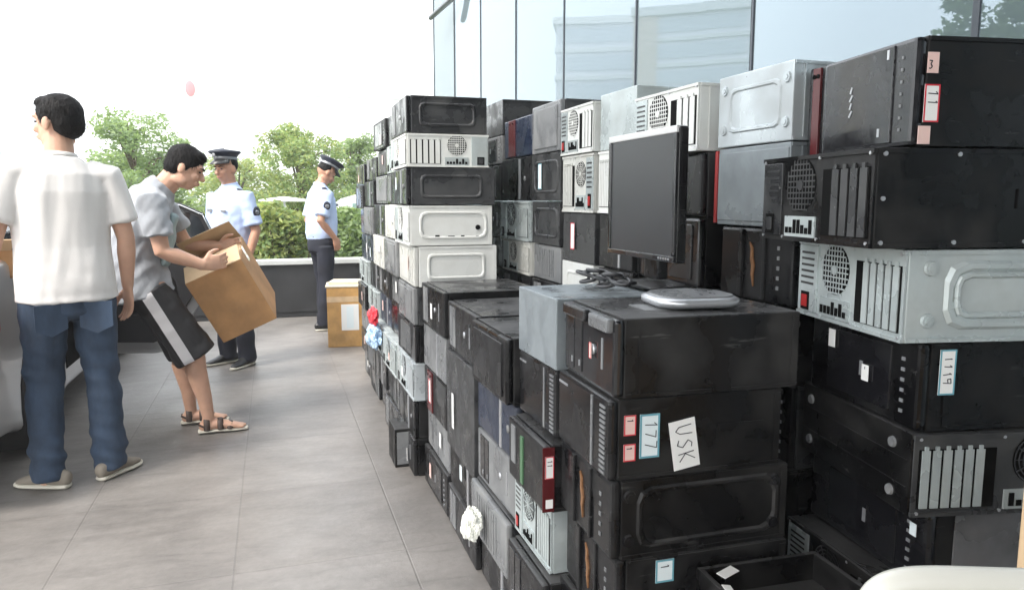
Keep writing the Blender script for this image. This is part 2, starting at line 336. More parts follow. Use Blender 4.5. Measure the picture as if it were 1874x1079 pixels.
def face_front(root, M, W, T, style, mt, near):
    """front bezel; W along u, T along v"""
    d = .022
    b = MB(M); b.box(.002, W - .002, .002, T - .002, 0.001, d, .008 if near else .005)
    if style == 'lip':
        b.box(W * .06, W * .52, T - .028, T - .001, d - .004, d + .012, .005); b.cur = 1; b.box(W * .62, W * .97, T - .03, T - .001, d - .004, d + .014, .006); b.cur = 0  # grey on the right lip paints in the highlight along its top edge
    if style in ('ridge', 'orange'):
        b.box(W * .30, W * .36, .006, T - .006, d - .002, d + .008, .003); b.box(W * .62, W * .66, .006, T - .006, d - .002, d + .006, .003)
    fp = b.build('front_panel', [mt, greyp], root)
    n = d + .0005
    if style in ('bays', 'lip', 'white'):
        for k in range(2):
            b = MB(M); u = W * .10 + k * .048; b.box(u, u + .042, T * .1, T * .92, n - .003, n + .002, .001); o = b.build('drive_bay', beige if mt in (beige, whitem) else (blackg if near else greyp), fp)
            if near:
                b = MB(M); b.box(u + .03, u + .036, T * .18, T * .26, n + .0015, n + .004); b.build('eject_button', silverp, fp)
        b = MB(M); b.cyl((W * .62, T * .5, n - .002), .011, .005); b.build('power_button', silverp, fp, True)
        b = MB(M); b.box(W * .78, W * .8, T * .3, T * .7, n - .002, n + .0015); b.build('port_strip', silverp if mt is not beige else greyp, fp)
    elif style == 'dots':
        b = MB(M)
        for k in range(6): b.box(W * .86, W * .885, T * (.16 + .12 * k), T * (.2 + .12 * k), n - .002, n + .0015)
        b.build('indicator_strip', silverp, fp)
        b = MB(M); b.box(W * .2, W * .78, T * .12, T * .9, n - .003, n + .003, .002); b.build('drive_door', blackg, fp)
        b = MB(M); b.box(W * .52, W * .545, T * .42, T * .6, n + .002, n + .0045); b.build('badge', silverp, fp)
    elif style == 'gloss':
        b = MB(M); b.box(W * .06, W * .80, T * .05, T * .96, n - .003, n + .003, .002); b.build('drive_door', blackg, fp)
        b = MB(M)
        for k in range(4): b.stroke([(W * (.36 + .004 * (k % 2)), T * (.36 + .08 * k)), (W * (.39 - .008 * (k % 2)), T * (.42 + .08 * k))], .004, n + .003, n + .0045)
        b.build('badge', silverp, fp)
        b = MB(M); b.box(W * .74, W * .76, T * .84, T * .93, n + .001, n + .0045); b.build('status_light', silverp, fp)
        b = MB(M); b.box(W * .68, W * .70, T * .12, T * .2, n + .001, n + .0045); b.build('port_strip', silverp, fp)
        b = MB(M)
        for k in range(7): b.box(W * .87, W * .885, T * (.15 + .11 * k), T * (.18 + .11 * k), n - .002, n + .0015)
        b.build('indicator_strip', greyp, fp)
    elif style == 'grille':
        b = MB(M)
        for k in range(14): b.box(W * .86, W * .95, T * (.06 + .063 * k), T * (.09 + .063 * k), n - .002, n + .002)
        b.box(W * .70, W * .73, T * .05, T * .95, n - .002, n + .002); b.build('grille', greyp, fp)
        b = MB(M); b.box(W * .04, W * .22, T * .84, T * .87, n - .002, n + .001); b.build('badge', silverp, fp)
    elif style == 'orange':
        b = MB(M)
        pts = [(.44, .80), (.46, .70), (.455, .58), (.475, .48), (.47, .36), (.50, .2), (.505, .2), (.50, .36), (.515, .48), (.49, .60), (.485, .72)]
        b.poly([(W * a, T * c) for a, c in pts], n - .002, n + .003); b.build('flame_badge', orangep, fp)
        b = MB(M)
        for k in range(5): b.box(W * .8, W * .83, T * (.2 + .13 * k), T * (.25 + .13 * k), n - .002, n + .0015)
        b.build('indicator_strip', greyp, fp)
    elif style == 'green':
        b = MB(M); b.box(W * .40, W * .47, T * .1, T * .85, n - .002, n + .003); b.build('green_stripe', greenp, fp)
        b = MB(M); b.box(W * .12, W * .24, T * .3, T * .9, n - .002, n + .003); b.build('drive_bay', greyp, fp)
    elif style == 'stripe':
        b = MB(M); b.box(W * .62, W * .67, T * .04, T * .96, n - .002, n + .003); b.build('silver_trim', silverp, fp)
        b = MB(M); b.cyl((W * .82, T * .5, n - .002), .012, .005); b.build('power_button', greyp, fp, True)
    elif style == 'red':
        b = MB(M); b.box(W * .2, W * .42, T * .03, T * .97, n - .002, n + .006, .002); b.build('red_trim', darkred, fp)
        b = MB(M); b.cyl((W * .25, T * .88, n + .004), .005, .004); b.cyl((W * .36, T * .88, n + .004), .005, .004); b.build('fan_screw', hole, fp)
    elif style == 'mesh':
        b = MB(M)
        for k in range(9): b.box(W * (.2 + .065 * k), W * (.225 + .065 * k), T * .12, T * .88, n - .002, n + .0015)
        b.build('grille', greyp, fp)
    elif style == 'slab':
        b = MB(M); b.box(W * .1, W * .9, T * .1, T * .9, n - .002, n + .004, .003); b.build('cover_plate', mt, fp)
    return fp
def face_rear(root, M, W, T, mt, near, slots=7, flip=False, psu=True, dark=False):
    b = MB(M); b.box(.003, W - .003, .003, T - .003, 0.0005, .004); 
    b.box(0.001, W - .001, .001, .009, .001, .008); b.box(.001, W - .001, T - .009, T - .001, .001, .008)
    rp = b.build('rear_panel', mt, root); n = .0045
    X = (lambda u: W - u) if flip else (lambda u: u)
    a = W * .02
    if psu:
        b = MB(M); b.box(X(a), X(W * .22), T * .06, T * .93, n - .002, n + .004, .001); ps = b.build('power_supply', galv if not dark else charm, rp)
        b = MB(M); b.box(X(W * .06), X(W * .15), T * .08, T * .32, n + .003, n + .0055); b.build('power_socket', hole, ps)
        b = MB(M); b.box(X(W * .075), X(W * .135), T * .12, T * .28, n + .0055, n + .008, .001); b.build('socket_inset', redp if (near and not dark) else charm, ps)
        if near:
            b = MB(M)
            for k in range(6): b.box(X(W * .05), X(W * .19), T * (.42 + .08 * k), T * (.45 + .08 * k), n + .0035, n + .0048)
            b.build('vent', charm, ps)
    # fan
    cx, cy, r = X(W * .40), T * .66, min(T * .30, W * .15)
    b = MB(M); b.cyl((cx, cy, n - .002), r * 1.02, .003, 24); fo = b.build('fan_opening', hole, rp)
    b = MB(M)
    if slots in (6, 5, 4):      # perforated sheet instead of rings
        s_ = r / 4.6
        for i in range(-4, 5):
            for j in range(-4, 5):
                if math.hypot(i, j) * s_ < r * .98: b.box(cx + i * s_ - s_ * .5, cx + i * s_ + s_ * .5, cy + j * s_ - s_ * .5, cy + j * s_ - s_ * .22, n, n + .0018); b.box(cx + i * s_ - s_ * .5, cx + i * s_ - s_ * .25, cy + j * s_ - s_ * .22, cy + j * s_ + s_ * .5, n, n + .0018)
    for k in (() if slots in (6, 5, 4) else (.98, .8, .62, .44)):
        lo = [(cx + r * (k - .03) * math.cos(q * PI / 12), cy + r * (k - .03) * math.sin(q * PI / 12), n + .0025) for q in range(24)]
        hi = [(cx + r * (k + .03) * math.cos(q * PI / 12), cy + r * (k + .03) * math.sin(q * PI / 12), n + .0025) for q in range(24)]
        b.ring([lo, hi])
    for q in (() if slots in (6, 5, 4) else range(0, 12)):
        g = q * PI / 6; b.stroke([(cx + r * .2 * math.cos(g), cy + r * .2 * math.sin(g)), (cx + r * math.cos(g), cy + r * math.sin(g))], .0022, n + .0015, n + .003)
    b.cyl((cx, cy, n), r * .2, .004, 16); b.build('fan_grille', mt if mt is not blackm else charm, rp)
    # io plate
    b = MB(M); b.box(X(W * .26), X(W * .55), T * .06, T * .30, n - .002, n + .003); io = b.build('port_plate', galv, rp)
    b = MB(M); random.seed(int(W * 1000) + slots)
    for k in range(7): b.box(X(W * (.275 + .038 * k)), X(W * (.30 + .038 * k)), T * .10, T * random.choice((.17, .2, .26)), n + .002, n + .005)
    b.build('ports', [hole], io)
    # slots
    b = MB(M); b.box(X(W * .60), X(W * .97), T * .10, T * .82, n - .002, n + .0012); so = b.build('slot_opening', hole, rp)
    sw = W * .365 / slots
    parts = MB(M)
    for k in range(slots):
        if k == 0 and near: continue
        u = W * .603 + sw * k
        mb_ = MB(M) if near else parts
        mb_.box(X(u + sw * .10), X(u + sw * .84), T * .11, T * .81, n + .0005, n + .0035)
        mb_.box(X(u + sw * .3), X(u + sw * .62), T * .81, T * .86, n + .0005, n + .004)
        if near: mb_.build('slot_cover', galv if mt is charm else (mt if mt is not blackm else (charm if dark else greyp)), so)
    if not near: parts.build('slot_covers', mt if mt is not blackm else greyp, so)
    if near:
        for (u, v) in ((.03, .05), (.24, .05), (.57, .05), (.97, .05), (.03, .95), (.57, .95), (.97, .95)):
            b = MB(M); b.cyl((X(W * u), T * v, n + .001), .0033, .003, 8); b.build('screw', silverp, rp)
    return rp
def face_panel(mb, W, T, kind):
    if kind == 'emboss': emboss(mb, W * .16, W * .86, T * .18, T * .82)
    elif kind == 'notch':
        emboss(mb, W * .10, W * .94, T * .16, T * .86, .03)
    elif kind == 'step':
        mb.box(W * .02, W * .98, T * .06, T * .94, -.001, .003, .0015)
    elif kind == 'ridge':
        for k in (.33, .66): mb.box(.01, W - .01, T * k - .002, T * k + .002, -.001, .002)
def feet(root, M, W, T, mt=charm):
    for u in (.10, .92):
        for v in (.24, .80):
            b = MB(M); b.cyl((W * u, T * v, -.001), .014, .006, 16, .012); b.cyl((W * u, T * v, .005), .007, .002, 12); b.build('foot', mt, root, False)

CASES = []
def case(label, xc, yc, z0, L, D, T, yaw=0, fx='bays', fy='plain', body=blackm, front=blackp, near=False, group=None, dark=False, slots=7, rear_mat=None, flip=False, fmat=None):
    """near-left bottom corner at (xc, yc, z0); D runs right, L runs away, T is the height as it lies; yaw clockwise seen from above"""
    c, s = math.cos(-yaw), math.sin(-yaw)
    cx = xc + c * D / 2 - s * L / 2; cy = yc + s * D / 2 + c * L / 2
    root = empty('computer_case', (cx, cy, z0), -yaw)
    tag(root, label, 'computer case', group or 'computer cases stacked in the long piles')
    T -= .003
    MX = fr((-D / 2, L / 2, 0), (0, -1, 0), (0, 0, 1), (-1, 0, 0)); MY = fr((-D / 2, -L / 2, 0), (1, 0, 0), (0, 0, 1), (0, -1, 0))
    off = .024 if fx not in ('rear', 'panel', 'emboss', 'notch', 'plain', 'step', 'ridge') else 0
    b = MB(); b.box(-D / 2 + off, D / 2, -L / 2 + .002, L / 2 - .002, 0, T, .003)
    if fy in ('emboss', 'notch', 'step', 'ridge'): b.M = MY; face_panel(b, D, T, fy)
    if fx in ('emboss', 'notch', 'step', 'ridge'): b.M = MX; face_panel(b, L, T, fx)
    # folded lips of the steel lid along the near side
    b.M = MY; lip = .009 if near else .008
    b.box(off + .002, D - .001, T - lip, T - .0015, -.001, .0016); b.box(off + .002, D - .001, .0015, lip, -.001, .0016)
    if fy != 'rear': b.box(D - .016, D - .001, lip + .001, T - lip - .001, -.001, .0013)
    if near and fy == 'plain':
        hh = (len(CASES) * 37) % 5
        if hh in (0, 2): b.box(off + .03, off + .034, lip, T - lip, -.001, .0018)
        if hh in (1, 3): b.box(D * .62, D * .9, T * .40, T * .60, -.001, .0018, .001)
    b.build('shell', body, root)
    MXf = fr((-D / 2 + off, L / 2, 0), (0, -1, 0), (0, 0, 1), (-1, 0, 0))
    if fx == 'rear': face_rear(root, MX, L, T, rear_mat or body, near, slots, flip, dark=dark)
    elif off: face_front(root, MXf, L, T, fx, front, near)
    if fy == 'rear': face_rear(root, MY, D, T, rear_mat or body, near, slots, True, dark=dark)
    if fy == 'feet':
        feet(root, MY, D, T, fmat or charm)
    CASES.append((root, MX, MY, L, D, T)); return root, MX, MY, L, D, T
def sticker(root, M, u, v, wd, h, m=paper, border=None, ang=0, text=None, n=.0024, tm=ink, th=None, rot=1, name='label'):
    Q = M @ Matrix.Translation((u, v, 0)) @ Matrix.Rotation(ang, 4, 'Z')
    b = MB(Q); b.box(0, wd, 0, h, n - .001, n + .0004); mats = [m]
    if border:
        mats.append(border); b.cur = 1; e = min(wd, h) * .09
        b.box(0, wd, 0, e, n, n + .0009); b.box(0, wd, h - e, h, n, n + .0009); b.box(0, e, e, h - e, n, n + .0009); b.box(wd - e, wd, e, h - e, n, n + .0009)
    o = b.build(name, mats, root)
    if text:
        b = MB(Q); stick_strokes(b, text, wd * .25 if rot else wd * .12, h * .86 if rot else h * .2, th or wd * .5, .0017, n + .0006, rot); b.build('writing', tm, o)
    return o
ORD = ['topmost', 'second from top', 'third from top', 'fourth from top', 'fifth from top', 'sixth from top', 'seventh from top', 'eighth from top', 'ninth from top']

# ------------------------------------------------------------------ the piles
STY = ['bays', 'dots', 'stripe', 'grille', 'mesh', 'ridge_f', 'orange', 'gloss', 'lip']
def column(where, X, Y0, L, zs, specs, D=.41, group=None, near=False, jx=.008, count_from=0):
    """specs from the bottom up; each: (look, fx, fy, body, front, options)"""
    out = []
    n = len(specs)
    for i, sp in enumerate(specs):
        if sp is None: out.append(None); continue
        look, fx, fy, body, front = sp[:5]; o = sp[5] if len(sp) > 5 else {}
        lab = o.get('label') or f"{look}, {ORD[n - 1 - i]}, {where}"
        out.append(case(lab, X + o.get('dx', random.uniform(-jx, jx)), Y0 + o.get('dy', 0), zs[i], L + o.get('dL', 0), D + o.get('dD', random.uniform(-.012, .012)),
             zs[i + 1] - zs[i], R(o.get('yaw', random.uniform(-1, 1))), fx, fy, body, front, near, group, o.get('dark', False), o.get('slots', 7), o.get('rm'), o.get('flip', False), o.get('fmat')))
    return out
GN = 'computer cases in the front row of the pile'
GT = 'computer cases in the tall far tower'
GB = 'computer cases in the back row of the pile'
GR = 'computer cases in the tall right hand stack'
B, G, P = blackm, blackg, blackp
# nearest front stack
n1 = column('near corner stack', .635, 1.30, .30, [0, .19, .375, .545, .717, .888, 1.053], [
    ('black computer case with drive bays', 'bays', 'emboss', B, P, {'dx': .01}),
    ('black computer case with embossed near side', 'stripe', 'emboss', B, P, {'dx': 0}),
    ('black case with an orange streak on its front', 'orange', 'plain', B, P, {'dx': .012, 'yaw': 2}),
    ('black case with orange flame and footed side', 'orange', 'feet', B, P, {'dx': -.002, 'fmat': blackp, 'yaw': 1.5}),
    ('black case with paper tags and a grille front', 'grille', 'plain', B, P, {'dx': -.012, 'yaw': 2}),
    ('big black case with glossy lipped front and smudged side', 'lip', 'plain', B, G, {'dx': -.004, 'dy': -.005, 'yaw': 3, 'dD': .01})],
    group=GN, near=True)
r, MX, MY, L, D, T = n1[4]
sticker(r, MY, .035, T * .56, .026, .042, peach, redink, text='1'); sticker(r, MY, .035, T * .24, .026, .036, peach, redink, text='1', th=.011)
sticker(r, MY, .070, T * .26, .044, .092, palelabel, blueink, text='177', th=.026)
sticker(r, MY, .150, -T * .02 + .012, .060, .105, paper, None, ang=R(9), text='USK', th=.034, name='paper_note')
r, MX, MY, L, D, T = n1[3]
b = MB(MY); emboss(b, D * .14, D * .95, T * .12, T * .9, .03, .004); b.cyl((D * .17, T * .70, 0), .003, .003, 8); b.cyl((D * .26, T * .72, 0), .003, .003, 8); b.build('pressed_rim', B, r)
r, MX, MY, L, D, T = n1[2]
sticker(r, MY, .09, T * .66, .042, .05, palelabel, blueink, text='1', th=.02)
r, MX, MY, L, D, T = n1[5]
sticker(r, fr((-D / 2 - .002, L / 2, 0), (0, -1, 0), (0, 0, 1), (-1, 0, 0)), L * .60, T * .38, .012, .034, peach, redink, n=.003)
b = MB(); b.box(-.10, .0, -.06, .03, T, T + .001); b.build('label', greyp, r)

n2 = column('second stack from near corner', .640, 1.625, .285, [0, .18, .355, .53, .702, .876, 1.052], [
    ('black computer case', 'bays', 'plain', B, P, {'dx': 0}),
    ('black case with protruding grey topped front', 'bays', 'feet', B, P, {'dx': -.05, 'dy': -.04}),
    ('pale grey steel case with vented rear', 'rear', 'notch', galv, P, {'dx': -.005}),
    ('black case with green stripe and red label', 'green', 'plain', B, P, {'dx': -.045, 'dy': -.03}),
    ('black case with a grey grille', 'grille', 'plain', B, P, {'dx': -.002}),
    ('plain pale grey case', 'panel', 'plain', bluegrey, P, {'dx': -.004, 'dy': -.01})],
    group=GN, near=True)
r, MX, MY, L, D, T = n2[3]
b = MB(MY); b.box(.0, .03, .004, T - .004, 0, .002); b.build('red_side_trim', darkred, r)
sticker(r, MY, .006, T * .52, .022, .055, paper, redink, n=.003, text='11', th=.012); sticker(r, MY, .008, T * .08, .018, .022, paper, None, n=.003)
n3 = column('third stack from near corner', .640, 1.935, .40, [0, .18, .355, .53, .702, .90], [
    ('black computer case', 'stripe', 'plain', B, P, {'dx': 0}),
    ('charcoal computer case', 'mesh', 'plain', charm, greyp, {'dx': -.03}),
    ('worn grey fronted computer case', 'bays', 'plain', charm, greyp, {'dx': 0}),
    ('navy fronted computer case', 'stripe', 'plain', B, navyp, {'dx': .0}),
    ('black case with wide ridged front', 'slab', 'plain', B, P, {'dx': -.03, 'dL': -.02})],
    group=GN, near=True)
n4 = column('fourth stack from near corner', .640, 2.35, .44, [0, .165, .33, .715, .90], [
    ('black computer case', 'bays', 'plain', B, P, {'dx': -.01}),
    ('black computer case with silver trim', 'stripe', 'plain', B, P, {'dx': .005}),
    ('grey case standing upright, broad side out', 'panel', 'plain', charm, P, {'dx': -.012, 'dD': -.2}),
    ('black case with drive bays', 'bays', 'plain', B, P, {'dx': -.004})],
    group=GN)
n5 = column('stack touching the tall tower', .635, 2.81, .44, [0, .18, .36, .55, .74, .925], [
    ('black computer case', 'dots', 'plain', B, P, {'dx': 0}),
    ('silver grey computer case', 'bays', 'plain', galv, greyp, {'dx': .01}),
    ('black case with a red label', 'red', 'plain', B, P, {'dx': 0}),
    ('grey case with silver trim', 'stripe', 'plain', charm, greyp, {'dx': .0}),
    ('black case with stacked drive bays', 'bays', 'plain', B, P, {'dx': -.005})],
    group=GN)
# tall far tower, five stacks deep
ZT = [0, .18, .36, .54, .715, .89, 1.078, 1.262, 1.43, 1.58, 1.745]
names = ["tall tower's nearest stack", "tall tower's second nearest stack", "tall tower's middle stack", "tall tower's second farthest stack", "tall tower's farthest stack"]
ORD.append('tenth from top')
W_ = 'white'
t1 = [('black case', 'bays', 'plain', B, P), ('black case with silver trim', 'stripe', 'plain', B, P), ('pale grey case', 'rear', 'plain', pale, P),
      ('black case with barred front', 'mesh', 'plain', B, P), ('grey case', 'slab', 'plain', charm, greyp),
      ('white case with rounded pressed side panel', 'slab', 'emboss', whitem, beige, {'dx': .01, 'yaw': 1}),
      ('white case with pressed side and black marks', 'rear', 'notch', whitem, beige, {'dx': .0, 'yaw': 1}),
      ('charcoal case with pressed rim on its side', 'stripe', 'emboss', charm, P, {'dx': -.02, 'dD': .03, 'yaw': 1.5}),
      ('white case showing its rear slots and fan', 'rear', 'rear', whitem, beige, {'dx': -.01, 'slots': 5}),
      ('charcoal case with pressed side', 'bays', 'emboss', charm, P, {'dx': -.015, 'dD': -.01})]
pool = [('black case', 'bays', 'plain', B, P), ('black case with silver trim', 'stripe', 'plain', B, P), ('white case', 'bays', 'plain', whitem, beige), ('grey case', 'slab', 'plain', charm, greyp),
        ('black case with dotted front', 'dots', 'plain', B, P), ('black case with barred front', 'mesh', 'plain', B, P), ('silver case seen from its rear', 'rear', 'plain', galv, P), ('glossy black case', 'gloss', 'plain', B, G),
        ('navy fronted case', 'stripe', 'plain', B, navyp), ('black case with grey grille', 'grille', 'plain', B, P)]
random.seed(21)
cols = [t1]
seqs = [[0, 9, 6, 1, 5, 3, 2, 0, 6, 1], [4, 1, 6, 8, 0, 2, 1, 3, 5, 4], [9, 5, 0, 6, 1, 8, 3, 1, 0], [0, 7, 3, 9, 6, 8, 1, 4, 7]]
for sq in seqs: cols.append([pool[i] for i in sq])
for k, sp in enumerate(cols):
    column(names[k], .595 + (.02 if k else 0), 3.30 + .462 * k, .45, ZT if k < 3 else [z * (.985 if k == 3 else .97) for z in ZT], sp, group=GT, jx=.03 if k else .01, D=.38)
# marks and screws on the white side panel
for rt, MX, MY, L, D, T in CASES:
    if rt['label'].startswith('white case with pressed side and black'):
        b = MB(MY)
        for u, v, q in ((.14, .22, .02), (.2, .2, .03), (.26, .21, .016), (.33, .19, .03)): b.box(u - .03, u - .03 + q, T * v, T * v + .008, 0, .002)
        b.cyl((.31, T * .45, 0), .012, .003, 12); b.build('black_mark', hole, rt)
# back row
column("back row's rightmost stack", 1.205, 1.50, .31, [0, .19, .39, .60, .82, 1.02, 1.215, 1.424, 1.615], [
    ('black case with vents', 'mesh', 'plain', B, P, {'dx': 0}), ('black case', 'bays', 'plain', B, P, {'dx': .0}), ('black case with dots', 'dots', 'plain', B, P, {'dx': 0}),
    ('grey fronted case', 'dots', 'plain', charm, P, {'dx': .02}), ('black case', 'bays', 'feet', B, P, {'dx': -.02}),
    ('black case with an orange emblem on its front', 'orange', 'plain', B, P, {'dx': -.01, 'dy': -.02}),
    ('blue grey case with red edge', 'step', 'plain', bluegrey, P, {'dx': -.015}),
    ('silver white case with pressed frame', 'emboss', 'plain', pale, P, {'dx': -.015})], group=GB, near=True)
for rt, MX, MY, L, D, T in CASES:
    if rt['label'].startswith('blue grey case with red edge'):
        b = MB(MX); b.box(-.012, .0015, .004, T - .004, -.02, .003); b.build('red_edge', redp, rt)
    if rt['label'].startswith('silver white case'): feet(rt, MX, L, T, pale)
column("back row's second stack from right", 1.165, 1.85, .37, [.63, .83, 1.03, 1.235, 1.42, 1.612], [
    ('black case', 'bays', 'plain', B, P), ('black case with slatted front', 'mesh', 'plain', B, P), ('black glossy fronted case', 'slab', 'plain', B, G, {'dx': 0}), ('dark case behind the monitor', 'bays', 'plain', charm, P, {'dx': 0}),
    ('white case with open rear slots', 'rear', 'plain', whitem, beige, {'dx': -.01, 'slots': 4})], group=GB, near=True)
column("back row's third stack from right", 1.15, 2.235, .275, [.85, 1.04, 1.235, 1.46, 1.66], [
    ('black case', 'bays', 'plain', B, P), ('grey case beside the monitor', 'stripe', 'plain', charm, P), ('white case', 'rear', 'plain', whitem, P, {'flip': True}),
    ('tan grey stained case', 'panel', 'plain', galv, P)], group=GB)
column("back row's fourth stack from right", 1.145, 2.53, .32, [.85, 1.04, 1.235, 1.46, 1.645], [
    ('white case', 'emboss', 'plain', whitem, P), ('grey case with a white label', 'panel', 'plain', charm, P), ('beige case with vented rear', 'rear', 'plain', beige, P, {'flip': True}),
    ('white case with slotted rear', 'rear', 'plain', whitem, P, {'slots': 4})], group=GB, near=True)
column("back row's fifth stack from right", 1.15, 2.88, .35, [.74, .93, 1.09, 1.28, 1.486, 1.70], [
    ('black case', 'bays', 'plain', B, P), ('grey case', 'mesh', 'plain', charm, greyp), ('charcoal case with rounded panel', 'notch', 'plain', charm, P), ('charcoal case with a white tag', 'notch', 'plain', charm, P), ('grey case with glossy front', 'slab', 'plain', charm, greyp)], group=GB)
column("back row's sixth stack from right", 1.15, 3.25, .42, [.74, .93, 1.09, 1.28, 1.49, 1.68], [
    ('black case', 'bays', 'plain', B, P), ('beige case', 'rear', 'plain', beige, P), ('silver case', 'rear', 'plain', galv, P), ('black case', 'stripe', 'plain', B, P), ('navy case with red strip', 'red', 'plain', B, navyp)], group=GB)
column("back row's seventh stack from right", 1.15, 3.70, .42, [.74, .93, 1.09, 1.28, 1.47, 1.62, 1.80], [
    ('black case', 'bays', 'plain', B, P), ('black case with red label', 'red', 'plain', B, P), ('black case with white label', 'bays', 'plain', B, P), ('dark case', 'mesh', 'plain', B, P), ('dark case with round vent', 'dots', 'plain', charm, greyp), ('long charcoal case', 'panel', 'plain', charm, P)], group=GB, D=.55)
# white labels on back row and tower fronts
random.seed(5)
for rt, MX, MY, L, D, T in CASES:
    lb = rt['label']
    if 'label' in lb and ('back row' in lb or 'touching' in lb) or 'white tag' in lb:
        sticker(rt, fr((-D / 2 - .003, L / 2, 0), (0, -1, 0), (0, 0, 1), (-1, 0, 0)), L * .3, T * .25, .04, T * .55, paper, blueink if 'tag' in lb else redink, n=.003)
    elif ('tower' in lb or 'third stack from near' in lb or 'fourth stack from near' in lb) and random.random() < .3:
        sticker(rt, fr((-D / 2 - .003, L / 2, 0), (0, -1, 0), (0, 0, 1), (-1, 0, 0)), L * random.uniform(.2, .7), T * random.uniform(.1, .5), .03, T * .35, random.choice((paper, peach, palelabel)), None, n=.004)

# tall right hand stack
def rcase(label, px, zb, zt, L, D, yaw, **k):
    c = on_z(px, zb, zt)
    return case(label, c[0], c[1], zb, L, D, zt - zb, R(yaw), near=True, group=GR, **k)
def on_z(px, zb, zt):
    # every case of this stack has its near left corner on a line close to Y = 1.06
    y = 1.06; r_ = ray(px, 367 + (CAM_Z - (zb + zt) / 2) / 1.35 * FPX); return (r_.x / r_.y * y, y)
w1 = "right hand stack"
r9 = rcase(f'black case with drive bays, ninth from top, {w1}', 1650, 0, .17, .40, .43, 4, fx='bays', fy='plain')
r8 = rcase(f'black case with speckled near side, eighth from top, {w1}', 1640, .17, .34, .40, .43, 4, fx='stripe', fy='plain')
r7b = rcase(f'black case with grey slot covers, seventh from top, {w1}', 1650, .34, .505, .40, .43, 6, fx='rear', fy='plain')
r7 = rcase(f'black glossy case with silvery scuffed side, sixth from top, {w1}', 1690, .505, .674, .40, .43, 8, fx='dots', fy='plain', front=blackg)
r6 = rcase(f'black case with silver slot covers facing out, fifth from top, {w1}', 1664, .674, .841, .42, .43, 12, fx='ridge', fy='rear', rear_mat=charm)
r5 = rcase(f'black case with a long blue edged tag, fourth from top, {w1}', 1680, .841, 1.016, .37, .43, 9, fx='dots', fy='plain')
r4 = rcase(f'pale galvanised case with pressed side, third from top, {w1}', 1660, 1.016, 1.194, .40, .43, 12, fx='rear', fy='feet', body=galv, slots=6, fmat=galv)
r3 = rcase(f'flat black case with studs and open rear, second from top, {w1}', 1603, 1.194, 1.377, .40, .46, 9, fx='rear', fy='plain', rear_mat=blackm, dark=True, slots=5)
r2 = rcase(f'glossy black case with red and white tag, topmost, {w1}', 1672, 1.377, 1.574, .29, .43, 9, fx='gloss', fy='plain', front=blackg)
r, MX, MY, L, D, T = r4
b = MB(MY); emboss(b, D * .17, D * 1.0, T * .14, T * .88, .035, .0045, .010); emboss(b, D * .22, D * .96, T * .26, T * .76, .02, .004, .006); b.build('pressed_rim', galv, r)
r, MX, MY, L, D, T = r3
for u, v in ((.03, .06), (.03, .5), (.03, .94), (.35, .06), (.35, .94), (.67, .06), (.67, .94)):
    b = MB(MY); b.cyl((D * u, T * v, -.001), .0042, .003, 10); b.build('stud', silverp, r)
r, MX, MY, L, D, T = r2
sticker(r, MY, .022, T * .66, .022, .036, peach, None, text='3', th=.014, rot=0); sticker(r, MY, .020, T * .22, .030, .066, paper, redink, text='11', th=.018); sticker(r, MY, .012, .004, .024, .032, peach, None)
r, MX, MY, L, D, T = r5
sticker(r, MY, .040, T * .42, .034, .088, paper, blueink, text='1119', th=.017)
MXf = fr((-D / 2 - .004, L / 2, 0), (0, -1, 0), (0, 0, 1), (-1, 0, 0))
sticker(r, MXf, L * .22, T * .66, .024, .04, paper, None, n=.002); sticker(r, MXf, L * .56, T * .38, .022, .034, paper, None, n=.003, text='-', th=.012)
r, MX, MY, L, D, T = r7
b = MB(MY); b.box(.06, D, .006, T - .006, 0, .003, .001); b.build('side_cover', mat('scuffed_silver_steel', (.20, .20, .205), .3, metal=.5, var=.4, dust=.6, dustcol=(.25, .24, .25)), r)
sticker(r, fr((-D / 2 - .004, L / 2, 0), (0, -1, 0), (0, 0, 1), (-1, 0, 0)), L * .9, T * .66, .018, .026, palelabel, None, n=.002)
r, MX, MY, L, D, T = r6
for u in (.10, .86):
    for v in (.2, .8):
        b = MB(MX); b.cyl((L * u, T * v, -.001), .012, .006, 14, .010); b.build('foot', greyp, r)
case('slim black case with dark red stripes wedged behind the topmost right case', 1.215, 1.372, 1.377, .112, .4, .215, 0, 'red', 'plain', blackm, blackg, True, GB)

# ------------------------------------------------------------------ things on and beside the pile
T1 = 1.055
screenm = mat('dark_matte_screen', (.035, .037, .04), .32, var=.1)
mo = empty('monitor', (.95, 1.745, T1), R(0)); tag(mo, 'black flat panel monitor, reflection painted on its top bezel, standing on the front row', 'monitor')
MXm = fr((-.03, .19, 0), (0, -1, 0), (0, 0, 1), (-1, 0, 0))
b = MB(MXm); b.box(0, .38, .075, .40, -.025, 0, .006); b.box(.04, .34, .11, .36, -.05, -.02, .012); b.build('housing', blackp, mo)
b = MB(MXm); b.box(.006, .374, .385, .402, -.02, .006, .003); b.build('top_bezel', mat('bezel_reflection_paint', (.6, .6, .6), .25), mo)  # pale colour painted in for the reflection along this strip
b = MB(MXm); b.box(.006, .374, .077, .092, -.02, .006, .003); b.build('bottom_bezel', blackg, mo)
b = MB(MXm); b.box(.006, .020, .092, .385, -.02, .006, .003); b.box(.360, .374, .092, .385, -.02, .006, .003); b.build('side_bezel', blackg, mo)
b = MB(MXm); b.box(.020, .360, .092, .385, -.01, .002); b.build('screen', screenm, mo)
b = MB(MXm); b.box(.15, .23, .02, .2, -.065, -.035, .008); b.build('neck', blackp, mo)
b = MB(); b.tube([(-.05, 0, .006), (.05, 0, .008)], [(.11, .006), (.11, .008)], 24, (0, 1, 0)); b.build('stand_foot', blackp, mo, True)
